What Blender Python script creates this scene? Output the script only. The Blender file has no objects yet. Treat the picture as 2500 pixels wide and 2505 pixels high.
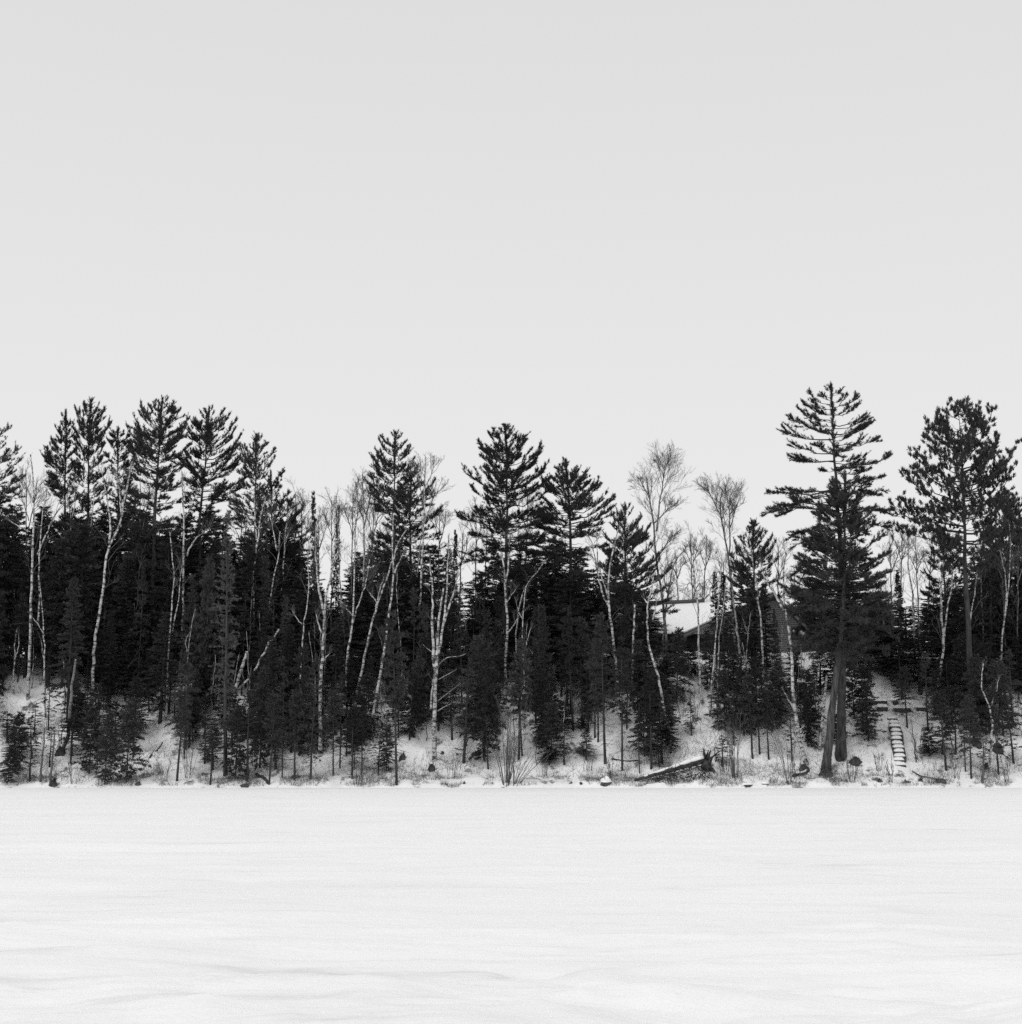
import bpy, math, random
import numpy as np

# ------------------------------------------------------------------ camera, sky, sun, exposure
scene = bpy.context.scene
COL = scene.collection
F_PX, W_PX, H_PX = 3540.0, 2500.0, 2505.0          # focal length and frame of the photograph, in its pixels
CAM_Z, HORIZON = 1.6, 1862.0
PITCH = math.atan((HORIZON - H_PX / 2) / F_PX)
cam_data = bpy.data.cameras.new('camera')
cam_data.sensor_fit = 'HORIZONTAL'; cam_data.sensor_width = 36.0
cam_data.lens = 36.0 * F_PX / W_PX
cam_data.clip_start = 0.1; cam_data.clip_end = 3000
cam = bpy.data.objects.new('camera', cam_data); COL.objects.link(cam)
cam.location = (0, 0, CAM_Z); cam.rotation_euler = (math.pi / 2 + PITCH, 0, 0)
scene.camera = cam

SUN_EL, SUN_AZ = math.radians(52), math.radians(228)     # soft high light from behind the camera, left
world = bpy.data.worlds.new('World'); scene.world = world; world.use_nodes = True
wn = world.node_tree.nodes; wl = world.node_tree.links; wn.clear()
sky = wn.new('ShaderNodeTexSky'); sky.sky_type = 'NISHITA'; sky.sun_disc = False
sky.sun_elevation = SUN_EL; sky.sun_rotation = SUN_AZ; sky.dust_density = 8.0; sky.air_density = 1.0
bw = wn.new('ShaderNodeRGBToBW')                        # black and white film
veil = wn.new('ShaderNodeMix'); veil.data_type = 'FLOAT'
veil.inputs[0].default_value = 0.92                     # even overcast layer over the sky, thinning a little towards the zenith
tcw = wn.new('ShaderNodeTexCoord'); sxyz = wn.new('ShaderNodeSeparateXYZ'); mr = wn.new('ShaderNodeMapRange')
mr.inputs['From Min'].default_value = 0.0; mr.inputs['From Max'].default_value = 0.62
mr.inputs['To Min'].default_value = 6.1; mr.inputs['To Max'].default_value = 4.9
wl.new(tcw.outputs['Generated'], sxyz.inputs[0]); wl.new(sxyz.outputs['Z'], mr.inputs['Value']); wl.new(mr.outputs[0], veil.inputs[3])
bg = wn.new('ShaderNodeBackground'); bg.inputs['Strength'].default_value = 0.15
wo = wn.new('ShaderNodeOutputWorld')
wl.new(sky.outputs[0], bw.inputs[0]); wl.new(bw.outputs[0], veil.inputs[2])
wl.new(veil.outputs[0], bg.inputs['Color']); wl.new(bg.outputs[0], wo.inputs['Surface'])

sun_data = bpy.data.lights.new('sun', 'SUN'); sun_data.energy = 0.9; sun_data.angle = math.radians(32)
sun_data.color = (1, 1, 1)
sun = bpy.data.objects.new('sun', sun_data); COL.objects.link(sun)
sun.rotation_euler = (math.pi / 2 - SUN_EL, 0, math.pi - SUN_AZ)

scene.render.engine = 'CYCLES'
vs = scene.view_settings
vs.view_transform = 'Standard'; vs.look = 'None'; vs.exposure = 0.0; vs.gamma = 1.0; vs.use_curve_mapping = False
scene.cycles.use_denoising = False
scene.cycles.max_bounces = 5; scene.cycles.diffuse_bounces = 3; scene.cycles.glossy_bounces = 1

# ------------------------------------------------------------------ numpy helpers
RNG = np.random.default_rng(11)
SP, CP = math.sin(PITCH), math.cos(PITCH)
def P(px, py, Y):
    """world point on the plane y = Y seen at photograph pixel (px, py)"""
    dx, dy = (px - W_PX / 2) / F_PX, (H_PX / 2 - py) / F_PX
    t = Y / (CP - dy * SP)
    return np.array((dx * t, Y, CAM_Z + t * (SP + dy * CP)))
def PX(p):
    f = p[1] * CP + (p[2] - CAM_Z) * SP
    u = -p[1] * SP + (p[2] - CAM_Z) * CP
    return W_PX / 2 + F_PX * p[0] / f, H_PX / 2 - F_PX * u / f
def unit(v):
    return v / np.maximum(np.linalg.norm(v, axis=-1, keepdims=True), 1e-9)
def _hash(ix, iy, s):
    h = (ix.astype(np.int64) * 374761393 + iy.astype(np.int64) * 668265263 + s * 2147483647) & 0xffffffff
    h = ((h ^ (h >> 13)) * 1274126177) & 0xffffffff
    return ((h ^ (h >> 16)) & 0xffff) / 65535.0
def vnoise(x, y, s=0):
    x = np.asarray(x, float); y = np.asarray(y, float)
    ix, iy = np.floor(x), np.floor(y); fx, fy = x - ix, y - iy
    fx = fx * fx * (3 - 2 * fx); fy = fy * fy * (3 - 2 * fy)
    a, b = _hash(ix, iy, s), _hash(ix + 1, iy, s); c, d = _hash(ix, iy + 1, s), _hash(ix + 1, iy + 1, s)
    return (a * (1 - fx) + b * fx) * (1 - fy) + (c * (1 - fx) + d * fx) * fy - 0.5
def fbm(x, y, o=4, s=0):
    v, a = 0, 1.0
    for k in range(o):
        v = v + a * vnoise(x * 2 ** k + 17.3 * k, y * 2 ** k + 9.1 * k, s + k); a *= 0.5
    return v

SHORE = 90.0
_T = np.array((-60, -1.0, 0.0, 0.35, 1.2, 2.2, 4.0, 6.5, 9.0, 12.0, 14.0, 15.5, 20, 40, 120, 600.0))
_Z = np.array((-.5, -.30, -.02, 0.24, 0.48, 0.75, 1.65, 3.30, 5.10, 7.35, 8.70, 9.15, 9.45, 10.3, 12.0, 16.0))
def shore(x): return SHORE + 0.5 * fbm(np.asarray(x, float) * 0.12, 3.3 + 0 * np.asarray(x, float), 3, 5)
def ground_z(x, Y):
    x = np.asarray(x, float); Y = np.asarray(Y, float)
    t = Y - shore(x)
    z = np.interp(t, _T, _Z)
    m = np.clip((t - 0.2) / 3, 0, 1)
    return z + m * (0.9 * fbm(x * 0.16, Y * 0.16, 3, 21) + 0.42 * fbm(x * 0.9, Y * 0.9, 4, 33)) + np.clip(t / .3, 0, 1) * np.clip((2.5 - t) / 2, 0, 1) * .30 * fbm(x * 1.4, Y * 1.4, 3, 29)
def on_ground(px, py, Y0=88.0):
    """where the line of sight through a pixel meets the bank"""
    Ys = np.arange(Y0, 150, 0.05)
    pts = np.array([P(px, py, y) for y in Ys[::4]])
    gz = ground_z(pts[:, 0], pts[:, 1])
    k = np.argmax(pts[:, 2] <= gz) if (pts[:, 2] <= gz).any() else len(pts) - 1
    p = pts[k].copy(); p[2] = float(ground_z(p[0], p[1])); return p

class Acc:
    """collects triangles and quads for one mesh"""
    def __init__(s): s.v, s.t, s.q, s.n = [], [], [], 0
    def add(s, v, t=None, q=None):
        v = np.asarray(v, np.float32).reshape(-1, 3)
        if t is not None and len(t): s.t.append(np.asarray(t, np.int32).reshape(-1, 3) + s.n)
        if q is not None and len(q): s.q.append(np.asarray(q, np.int32).reshape(-1, 4) + s.n)
        s.v.append(v); s.n += len(v); return s
    def mesh(s, name, mat, smooth=False):
        me = bpy.data.meshes.new(name)
        v = np.concatenate(s.v) if s.v else np.zeros((0, 3), np.float32)
        t = np.concatenate(s.t) if s.t else np.zeros((0, 3), np.int32)
        q = np.concatenate(s.q) if s.q else np.zeros((0, 4), np.int32)
        me.vertices.add(len(v)); me.vertices.foreach_set('co', v.ravel())
        me.loops.add(t.size + q.size); me.loops.foreach_set('vertex_index', np.concatenate((t.ravel(), q.ravel())))
        me.polygons.add(len(t) + len(q))
        st = np.concatenate((np.arange(len(t)) * 3, t.size + np.arange(len(q)) * 4)).astype(np.int32)
        me.polygons.foreach_set('loop_start', st)
        if smooth: me.polygons.foreach_set('use_smooth', np.ones(len(t) + len(q), bool))
        me.update(calc_edges=True); me.materials.append(mat); return me
    def tube(s, pts, rad, k=6, cap=True, wob=0.0, rng=None):
        pts = np.asarray(pts, float); rad = np.asarray(rad, float); n = len(pts)
        tan = unit(np.gradient(pts, axis=0)); ref = np.array((0.31, 0.95, 0.05))
        a = unit(np.cross(tan, ref)); b = np.cross(tan, a)
        th = np.arange(k) * 2 * math.pi / k
        r = rad[:, None] * np.ones((n, k))
        if wob: r = r * (1 + wob * (rng.random((n, k)) - .5))
        v = pts[:, None] + r[..., None] * (a[:, None] * np.cos(th)[None, :, None] + b[:, None] * np.sin(th)[None, :, None])
        i, j = np.meshgrid(np.arange(n - 1), np.arange(k), indexing='ij'); j2 = (j + 1) % k
        q = np.stack((i * k + j, i * k + j2, (i + 1) * k + j2, (i + 1) * k + j), -1).reshape(-1, 4)
        v = v.reshape(-1, 3); t = None
        if cap:
            v = np.concatenate((v, pts[[0, -1]])); c0, c1 = n * k, n * k + 1; jj = np.arange(k); jn = (jj + 1) % k
            t = np.concatenate((np.stack((jn, jj, 0 * jj + c0), -1), np.stack(((n - 1) * k + jj, (n - 1) * k + jn, 0 * jj + c1), -1)))
        return s.add(v, t, q)
    def prisms(s, A, B, ra, rb):
        """many thin three-sided twigs at once"""
        A = np.asarray(A, float); B = np.asarray(B, float); n = len(A)
        if not n: return s
        d = unit(B - A); a = unit(np.cross(d, np.array((0.4, 0.3, 0.85)))); b = np.cross(d, a)
        ra = np.broadcast_to(ra, n)[:, None]; rb = np.broadcast_to(rb, n)[:, None]
        vs_ = []
        for C, r in ((A, ra), (B, rb)):
            for k in range(3):
                th = k * 2.0944; vs_.append(C + r * (a * math.cos(th) + b * math.sin(th)))
        v = np.stack(vs_, 1).reshape(-1, 3); o = (np.arange(n) * 6)[:, None]
        q = np.concatenate([o + np.array(f)[None] for f in ((0, 1, 4, 3), (1, 2, 5, 4), (2, 0, 3, 5))])
        return s.add(v, None, q)
    def needles(s, Pn, D, L, Wd, rng):
        n = len(Pn)
        if not n: return s
        D = unit(D); sd = unit(np.cross(D, rng.normal(size=(n, 3))))
        L = np.broadcast_to(L, n)[:, None]; Wd = np.broadcast_to(Wd, n)[:, None]
        v = np.stack((Pn - sd * Wd * .5, Pn + sd * Wd * .5, Pn + D * L), 1).reshape(-1, 3)
        return s.add(v, np.arange(n * 3).reshape(-1, 3))
    def box(s, c, size, rz=0.0, tilt=None):
        c = np.asarray(c, float); h = np.asarray(size, float) / 2
        v = np.array([(x, y, z) for x in (-1, 1) for y in (-1, 1) for z in (-1, 1)]) * h
        ca, sa = math.cos(rz), math.sin(rz)
        v = np.stack((v[:, 0] * ca - v[:, 1] * sa, v[:, 0] * sa + v[:, 1] * ca, v[:, 2]), -1) + c
        return s.add(v, None, [(0, 1, 3, 2), (4, 6, 7, 5), (0, 4, 5, 1), (2, 3, 7, 6), (0, 2, 6, 4), (1, 5, 7, 3)])
    def slab(s, corners, thick):
        """quad slab: four corners of the underside, pushed up along z by thick"""
        c = np.asarray(corners, float); u = c + np.array((0, 0, thick))
        return s.add(np.concatenate((c, u)), None, [(0, 3, 2, 1), (4, 5, 6, 7), (0, 1, 5, 4), (1, 2, 6, 5), (2, 3, 7, 6), (3, 0, 4, 7)])

# ------------------------------------------------------------------ materials (black and white film: every tone is neutral)
def material(name, rough=0.9, spec=0.15):
    m = bpy.data.materials.new(name); m.use_nodes = True
    n, l = m.node_tree.nodes, m.node_tree.links
    b = n['Principled BSDF']; b.inputs['Roughness'].default_value = rough
    b.inputs['Specular IOR Level'].default_value = spec
    return m, n, l, b
def g(v): return (v, v, v, 1)
def noise_node(n, l, scale, stretch=(1, 1, 1), coord='Object', detail=4, rough=.6):
    tc = n.new('ShaderNodeTexCoord'); mp = n.new('ShaderNodeMapping'); mp.inputs['Scale'].default_value = stretch
    tx = n.new('ShaderNodeTexNoise'); tx.inputs['Scale'].default_value = scale; tx.inputs['Detail'].default_value = detail
    tx.inputs['Roughness'].default_value = rough
    l.new(tc.outputs[coord], mp.inputs[0]); l.new(mp.outputs[0], tx.inputs['Vector']); return tx
def ramp(n, l, src, stops):
    r = n.new('ShaderNodeValToRGB'); e = r.color_ramp.elements
    while len(e) < len(stops): e.new(0.5)
    for k, (p_, v_) in enumerate(stops): e[k].position = p_; e[k].color = g(v_)
    l.new(src, r.inputs[0]); return r
def bump(n, l, b, src, strength, dist):
    bp = n.new('ShaderNodeBump'); bp.inputs['Strength'].default_value = strength; bp.inputs['Distance'].default_value = dist
    l.new(src, bp.inputs['Height']); l.new(bp.outputs[0], b.inputs['Normal']); return bp
def foliage(name, lo, hi):
    m, n, l, b = material(name, 0.75, 0.12)
    oi = n.new('ShaderNodeObjectInfo'); tx = noise_node(n, l, 1.3)
    mx = n.new('ShaderNodeMath'); mx.operation = 'ADD'; l.new(oi.outputs['Random'], mx.inputs[0]); l.new(tx.outputs[0], mx.inputs[1])
    hf = n.new('ShaderNodeMath'); hf.operation = 'MULTIPLY'; hf.inputs[1].default_value = .5; l.new(mx.outputs[0], hf.inputs[0])
    r = ramp(n, l, hf.outputs[0], ((.2, lo), (.8, hi))); l.new(r.outputs[0], b.inputs['Base Color']); return m
def bark(name, lo, hi, scale, stretch, bstr=.6):
    m, n, l, b = material(name)
    tx = noise_node(n, l, scale, stretch); r = ramp(n, l, tx.outputs[0], ((.35, lo), (.65, hi)))
    l.new(r.outputs[0], b.inputs['Base Color']); bump(n, l, b, tx.outputs[0], bstr, .03); return m

M = {}
M['needles'] = foliage('pine_needles', .034, .070)
M['fir'] = foliage('fir_needles', .026, .085)
M['grey_fir'] = foliage('grey_spruce_needles', .07, .12)
M['pine_bark'] = bark('pine_bark', .02, .085, 7, (1, 1, .22), 1.0)
M['dark_bark'] = bark('dark_bark', .03, .075, 6, (1, 1, .25))
M['grey_bark'] = bark('grey_bark', .025, .11, 9, (1, 1, .12), 1.0)
M['twig'] = bark('twig_bark', .10, .19, 4, (1, 1, 1), .2)
M['dark_twig'] = bark('dark_twig_bark', .07, .14, 4, (1, 1, 1), .2)
M['wood'] = bark('weathered_wood', .05, .12, 4, (1, 6, 6), .4)
M['dead_wood'] = bark('dead_wood', .03, .08, 3, (1, 1, 1), .8)
M['grass'] = bark('dry_grass', .08, .20, 1.5, (1, 1, 1), .1)
M['rock'] = bark('rock', .04, .11, 3, (1, 1, 1), .8)
def birch_mat(name, hi, lo, cut):
    m, n, l, b = material(name, .7, .2)
    a = noise_node(n, l, 2.6, (1, 1, 2.0), detail=6, rough=.75); c = noise_node(n, l, .35, (1, 1, 1.0), detail=2)
    ra = ramp(n, l, a.outputs[0], ((cut - .05, lo), (cut + .04, hi))); rc = ramp(n, l, c.outputs[0], ((.3, .62), (.7, 1.0)))
    mx = n.new('ShaderNodeMix'); mx.data_type = 'RGBA'; mx.blend_type = 'MULTIPLY'; mx.inputs[0].default_value = 1
    l.new(ra.outputs[0], mx.inputs[6]); l.new(rc.outputs[0], mx.inputs[7]); l.new(mx.outputs[2], b.inputs['Base Color'])
    bump(n, l, b, a.outputs[0], .3, .02); return m
M['birch'] = birch_mat('birch_bark', .70, .08, .49)
M['birch_grey'] = birch_mat('grey_birch_bark', .50, .10, .47)
M['aspen'] = birch_mat('aspen_bark', .26, .08, .48)
def snow_mat(name, hi, litter):
    m, n, l, b = material(name, .65, .25)
    f = noise_node(n, l, 9, detail=6); f2 = noise_node(n, l, 38, detail=3)
    if litter:
        a = noise_node(n, l, .9, (1, .6, 1.2), detail=8, rough=.70)
        r = ramp(n, l, a.outputs[0], ((.35, .12), (.40, .48), (.44, hi)))
        l.new(r.outputs[0], b.inputs['Base Color'])
    else:
        r = ramp(n, l, f.outputs[0], ((.3, hi - .03), (.7, hi))); l.new(r.outputs[0], b.inputs['Base Color'])
    ad = n.new('ShaderNodeMath'); ad.operation = 'ADD'; l.new(f.outputs[0], ad.inputs[0]); l.new(f2.outputs[0], ad.inputs[1])
    bump(n, l, b, ad.outputs[0], .35, .02); return m
M['snow'] = snow_mat('snow', .90, False)
M['bank_snow'] = snow_mat('bank_snow', .89, True)
def plain(name, v, rough=.8, spec=.2):
    m, n, l, b = material(name, rough, spec)
    tx = noise_node(n, l, 6); r = ramp(n, l, tx.outputs[0], ((.3, v * .75), (.7, v * 1.15))); l.new(r.outputs[0], b.inputs['Base Color']); return m
M['siding'] = plain('shingle_siding', .21); M['log_wall'] = plain('log_wall', .05)
M['fascia'] = plain('fascia_board', .17); M['shingle'] = plain('roof_shingle', .10); M['glass'] = plain('dark_glass', .02, .1, .5)
def lake_mat():
    m, n, l, b = material('lake_snow', .6, .25)
    a = noise_node(n, l, .45, (.35, 1, 1), detail=7, rough=.6)
    st = noise_node(n, l, 1.9, (.17, 1, 1), detail=8, rough=.6)
    r = ramp(n, l, a.outputs[0], ((.30, .87), (.52, .905), (.75, .92))); r2 = ramp(n, l, st.outputs[0], ((.28, .84), (.37, .955), (.43, 1.0)))
    mx = n.new('ShaderNodeMix'); mx.data_type = 'RGBA'; mx.blend_type = 'MULTIPLY'; mx.inputs[0].default_value = 1
    l.new(r.outputs[0], mx.inputs[6]); l.new(r2.outputs[0], mx.inputs[7]); l.new(mx.outputs[2], b.inputs['Base Color'])
    f = noise_node(n, l, 3.4, (.35, 1, 1), detail=9, rough=.66)
    bump(n, l, b, f.outputs[0], .6, .09); return m
M['lake'] = lake_mat()

# ------------------------------------------------------------------ object helpers
def tag(o, label=None, cat=None, group=None, kind=None):
    if label: o['label'] = label
    if cat: o['category'] = cat
    if group: o['group'] = group
    if kind: o['kind'] = kind
    return o
def link(name, me, parent=None, loc=(0, 0, 0)):
    o = bpy.data.objects.new(name, me); COL.objects.link(o); o.location = loc
    if parent is not None: o.parent = parent
    return o
def thing(name, label, cat, loc, group=None):
    o = bpy.data.objects.new(name, None); o.empty_display_size = .3; COL.objects.link(o); o.location = loc
    return tag(o, label, cat, group)

# ------------------------------------------------------------------ the setting: frozen lake and snowy bank
def lines(a, b, step, far, grow=1.25):
    c = list(np.arange(a, b + 1e-6, step)); s = step
    while c[-1] < far[1]: s *= grow; c.append(c[-1] + s)
    s = step
    while c[0] > far[0]: s *= grow; c.insert(0, c[0] - s)
    return np.array(c)
def sheet(name, xs, ys, zf, mat):
    X, Y = np.meshgrid(xs, ys); Z = zf(X, Y)
    nx, ny = len(xs), len(ys); i, j = np.meshgrid(np.arange(ny - 1), np.arange(nx - 1), indexing='ij')
    q = np.stack((i * nx + j, i * nx + j + 1, (i + 1) * nx + j + 1, (i + 1) * nx + j), -1).reshape(-1, 4)
    o = link(name, Acc().add(np.stack((X, Y, Z), -1), None, q).mesh(name, mat, True)); tag(o, kind='structure'); return o
_dents = [(P(1300, 2342, 11.8), .16, .11), (P(1388, 2368, 11.2), .15, .10), (P(650, 2310, 12.6), .5, .03), (P(1540, 2335, 11.9), .45, .025)]
def lake_z(X, Y):
    near = np.clip((40 - Y) / 28, 0, 1)
    z = 0.10 * fbm(X * .10, Y * .35, 4, 71) + 0.05 * fbm(X * .35, Y * 1.5, 4, 81) * (0.4 + near)
    rid = fbm(X * .16, Y * .9, 3, 91); z = z + .16 * np.clip(.07 - np.abs(rid), 0, 1) * 4 * (.5 + .3 * near)
    # the soft step of a drift in the foreground, a shallow trough behind it
    edge = 11.6 + .5 * fbm(X * .4, 0 * X + 2.2, 3, 44) - .12 * np.abs(X + 1)
    lee = (Y - edge); z = z - .24 / (1 + np.exp(-lee / .12)) * np.exp(-np.clip(lee, 0, 9) / 1.6)
    z = z + .17 * fbm(X * .8, Y * 1.1, 4, 95) * np.clip((13.5 - Y) / 3, 0, 1) + .05 * fbm(X * .55, Y * 2.2, 4, 97) * np.clip((30 - Y) / 14, 0, 1)
    for p, r, d in _dents:
        yy = CAM_Z * p[1] / (CAM_Z - p[2]); xx = p[0] * yy / p[1]
        z = z - d * np.exp(-(((X - xx) / (r * 1.6)) ** 2 + ((Y - yy) / r) ** 2))
    fade = np.clip((shore(X) - Y + .5) / 6, 0, 1)
    return z * fade - .10 * np.clip((Y - shore(X)) / 1.5, 0, 1)
ys_l = np.concatenate((np.arange(-40, 6, 2.0), np.arange(6, 15, .06), np.arange(15, 40, .25), np.arange(40, 93, .8)))
xs_l = np.concatenate((-np.array((900, 500, 250, 120, 70, 52.0)), np.arange(-40, -8, .5), np.arange(-8, 8, .1), np.arange(8, 40.1, .5), np.array((52, 70, 120, 250, 500, 900.0))))
sheet('frozen_lake', xs_l, ys_l, lake_z, M['lake'])
xs_b = lines(-42, 42, .3, (-900, 900), 1.3); ys_b = np.concatenate((np.arange(88.5, 107, .25), np.arange(107, 125, .8), np.array((128, 133, 140, 150, 165, 190, 230, 300, 420, 680.0))))
sheet('snowy_bank', xs_b, ys_b, ground_z, M['bank_snow'])

# ------------------------------------------------------------------ trees
def bez(S, C, T, k):
    u = np.linspace(0, 1, k)[:, None]; return (1 - u) ** 2 * S + 2 * u * (1 - u) * C + u * u * T
def resample(pts, n):
    pts = np.asarray(pts, float); d = np.concatenate(([0], np.cumsum(np.linalg.norm(np.diff(pts, axis=0), axis=1))))
    s = np.linspace(0, d[-1], n); out = np.stack([np.interp(s, d, pts[:, k]) for k in range(3)], -1)
    if n > 4:                                     # round the corners a little
        for _ in range(2): out[1:-1] = .25 * out[:-2] + .5 * out[1:-1] + .25 * out[2:]
    return out
UP = np.array((0, 0, 1.0))

def foliate(acc, tw, br, rng, dens, tuft, upb, s0=.28, wide=1.0, size=1.0):
    """needle brushes along one branch polyline br"""
    L = np.linalg.norm(np.diff(br, axis=0), axis=1).sum()
    n = max(5, int(L * (1 - s0) * dens * 1.5)); s = s0 + (1 - s0) * rng.random(n) ** .8; s[0] = 1
    x = s * (len(br) - 1); i = np.minimum(x.astype(int), len(br) - 2); f = (x - i)[:, None]
    p = br[i] * (1 - f) + br[i + 1] * f; tan = unit(br[i + 1] - br[i])
    side = unit(np.cross(tan, UP) + 1e-6); sg = rng.uniform(-1, 1, (n, 1))
    d = unit(tan * .75 + side * sg * wide + UP * (upb + .25 * rng.normal(size=(n, 1))))
    tl = (.22 + .5 * rng.random(n) ** 1.5) * size * (1.15 - .45 * s) * min(1.0, .55 + L * .18)
    e = p + d * tl[:, None]
    tw.needles(p, e - p, tl, .022, rng)
    tuft = int(tuft * 1.45); u = rng.random((n, tuft)) ** .8
    q = (p[:, None] + (e - p)[:, None] * u[..., None]).reshape(-1, 3)
    dd = np.repeat(d, tuft, 0) * .75 + UP * upb * .6 + rng.normal(size=(n * tuft, 3)) * .55
    acc.needles(q, dd, rng.uniform(.11, .23, n * tuft) * size, rng.uniform(.022, .044, n * tuft) * size, rng)

def pine(label, trunk, t=None, base=None, tips=(), w=14, crown=1500, extra=50, rise=(-.05, .95, 1.4), dens=6.5, tuft=15, upb=.55,
         red=False, name='white_pine', hw=None, bark='pine_bark', size=1.0, seed=0, sag=.22, group=None, tops=1):
    rng = np.random.default_rng(1000 + seed + int(abs(trunk[-1][0]) * 7))
    if base is not None: b = on_ground(*base); Y = b[1]
    else:
        Y = SHORE + t; b = P(trunk[0][0], trunk[0][1], Y); b[2] = ground_z(b[0], Y)
    root = thing(name, label, 'pine', b, group)
    pts = [np.array((b[0], Y, b[2] - .25))] + [P(x, y, Y) for x, y in trunk if P(x, y, Y)[2] > b[2] + .3]
    tr = resample(pts, 16); tr[2:-1, :2] += rng.normal(size=(13, 2)) * .03
    rad = (w / F_PX * Y / 2) * np.linspace(1, .05, 16) ** 1.0; rad[0] *= 1.35; rad[1] *= 1.06
    loc = lambda a: np.asarray(a) - b
    link('trunk', Acc().tube(loc(tr), rad, 9, wob=.12, rng=rng).mesh('trunk', M[bark], True), root)
    ztop = tr[-1][2]; zbot = P(1250, crown, Y)[2]
    def trunk_at(z): return np.array([np.interp(z, tr[:, 2], tr[:, k]) for k in range(3)])
    acc, wood, tw = Acc(), Acc(), Acc()
    T = [P(x, y, Y) for x, y in tips]
    prof = sorted([(p[2], np.abs(p[0] - trunk_at(p[2])[0])) for p in T]) or [(zbot, 2.5), (ztop, .4)]
    pz = np.array([a for a, _ in prof]); pl = np.array([c for _, c in prof])
    specs = []
    for p in T:
        dx = p[0] - trunk_at(p[2])[0]
        specs.append((np.array((p[0], p[1] + rng.uniform(-.45, .45) * abs(dx), p[2])), 1.0))
    az0 = rng.uniform(0, 6.283)
    for k in range(extra):
        z = zbot + (ztop - zbot) * (k + rng.random()) / extra * .985
        L = np.interp(z, pz, pl) * rng.uniform(.3, .95) if hw is None else np.interp(z, [zbot, zbot + .35 * (ztop - zbot), ztop], [hw[0], hw[1], hw[2]]) * rng.uniform(.6, 1.05)
        az = rng.uniform(0, 2 * math.pi); c = trunk_at(z); L *= 1 + .3 * math.cos(az - az0 + z * .25)
        specs.append((np.array((c[0] + L * math.cos(az), c[1] + L * math.sin(az), z + .12 * L * rng.normal())), .8))
    for tip, q in specs:
        rel = np.clip((tip[2] - zbot) / max(ztop - zbot, .1), 0, 1)
        c = trunk_at(min(tip[2], ztop)); L = math.hypot(tip[0] - c[0], tip[1] - c[1])
        r_ = L * (rise[0] + (rise[1] - rise[0]) * rel ** rise[2])
        S = trunk_at(min(tip[2] - r_, ztop - .15)); d = tip - S; L3 = np.linalg.norm(d)
        C = S + d * np.array((.66, .66, .22)) - UP * sag * .35 * L3 * rel + np.array((0, 0, .16 * L3 if r_ < 0 else 0))
        br = bez(S, C, tip, 7)
        br[1:-1] += rng.normal(size=(5, 3)) * .035 * L3 ** .5
        wood.tube(loc(br), np.linspace(max(.018, .014 * L3), .008, 7), 4, cap=False)
        lb = loc(br)
        if q < 1 and rng.random() < .10: continue          # a dead limb
        if red:
            n = max(5, int(L3 * 5.4)); s = .3 + .7 * rng.random(n) ** .7; x = s * 6; i = np.minimum(x.astype(int), 5)
            p = lb[i] + (lb[i + 1] - lb[i]) * (x - i)[:, None]
            d2 = unit(rng.normal(size=(n, 3)) * np.array((1, 1, .35)) + UP * .75 + unit(lb[-1] - lb[0]) * .5)
            e = p + d2 * rng.uniform(.3, .75, n)[:, None]; e[0] = lb[-1]
            tw.prisms(p, e, .016, .010)
            m = 36; qd = rng.normal(size=(n * m, 3)) * .38 + np.repeat(unit(d2 * .7 + UP * 1.2), m, 0)
            qp = np.repeat(e, m, 0) + rng.normal(size=(n * m, 3)) * .045 - np.repeat(unit(d2 + UP), m, 0) * rng.uniform(0, .22, (n * m, 1))
            acc.needles(qp, qd, rng.uniform(.16, .26, n * m), rng.uniform(.04, .07, n * m), rng)
        else:
            ub = upb * (.35 + .85 * rel); foliate(acc, tw, lb, rng, dens, tuft, ub, size=size, s0=.2 if L3 < 2 else .28)
            for _ in range(0 if L3 < .9 else int(rng.integers(2, 5)) if q < 1 else int(rng.integers(1, 4))):
                u = rng.uniform(.3, .85); k0 = u * 6; i0 = int(k0); o = lb[i0] + (lb[i0 + 1] - lb[i0]) * (k0 - i0); tn = unit(lb[i0 + 1] - lb[i0])
                sd = unit(np.cross(tn, UP)) * rng.choice((-1, 1)) * rng.uniform(.4, .9); l2 = L3 * (1.05 - u) * rng.uniform(.45, .8) + .25
                e2 = o + unit(tn + sd + UP * rng.uniform(-.05, .35) * (.4 + rel)) * l2; sb = bez(o, (o + e2) / 2 - UP * .06 * l2, e2, 5)
                wood.tube(sb, np.linspace(.014, .006, 5), 3, cap=False); foliate(acc, tw, sb, rng, dens, tuft, ub, size=size * .95, s0=.2)
    # leader
    ld = tr[-4:] - b
    if not red: foliate(acc, tw, resample(ld, 7), rng, dens * 2.2, tuft, .9, s0=.1, wide=1.2, size=size)
    cr = link('crown', acc.mesh('crown', M['needles']), root)
    wood.v += tw.v; wood.q += [q + wood.n for q in tw.q]; wood.t += [q + wood.n for q in tw.t]; wood.n += tw.n
    tag(link('branchwork', wood.mesh('branchwork', M['dark_bark']), cr), kind='stuff')
    return root, b

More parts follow.
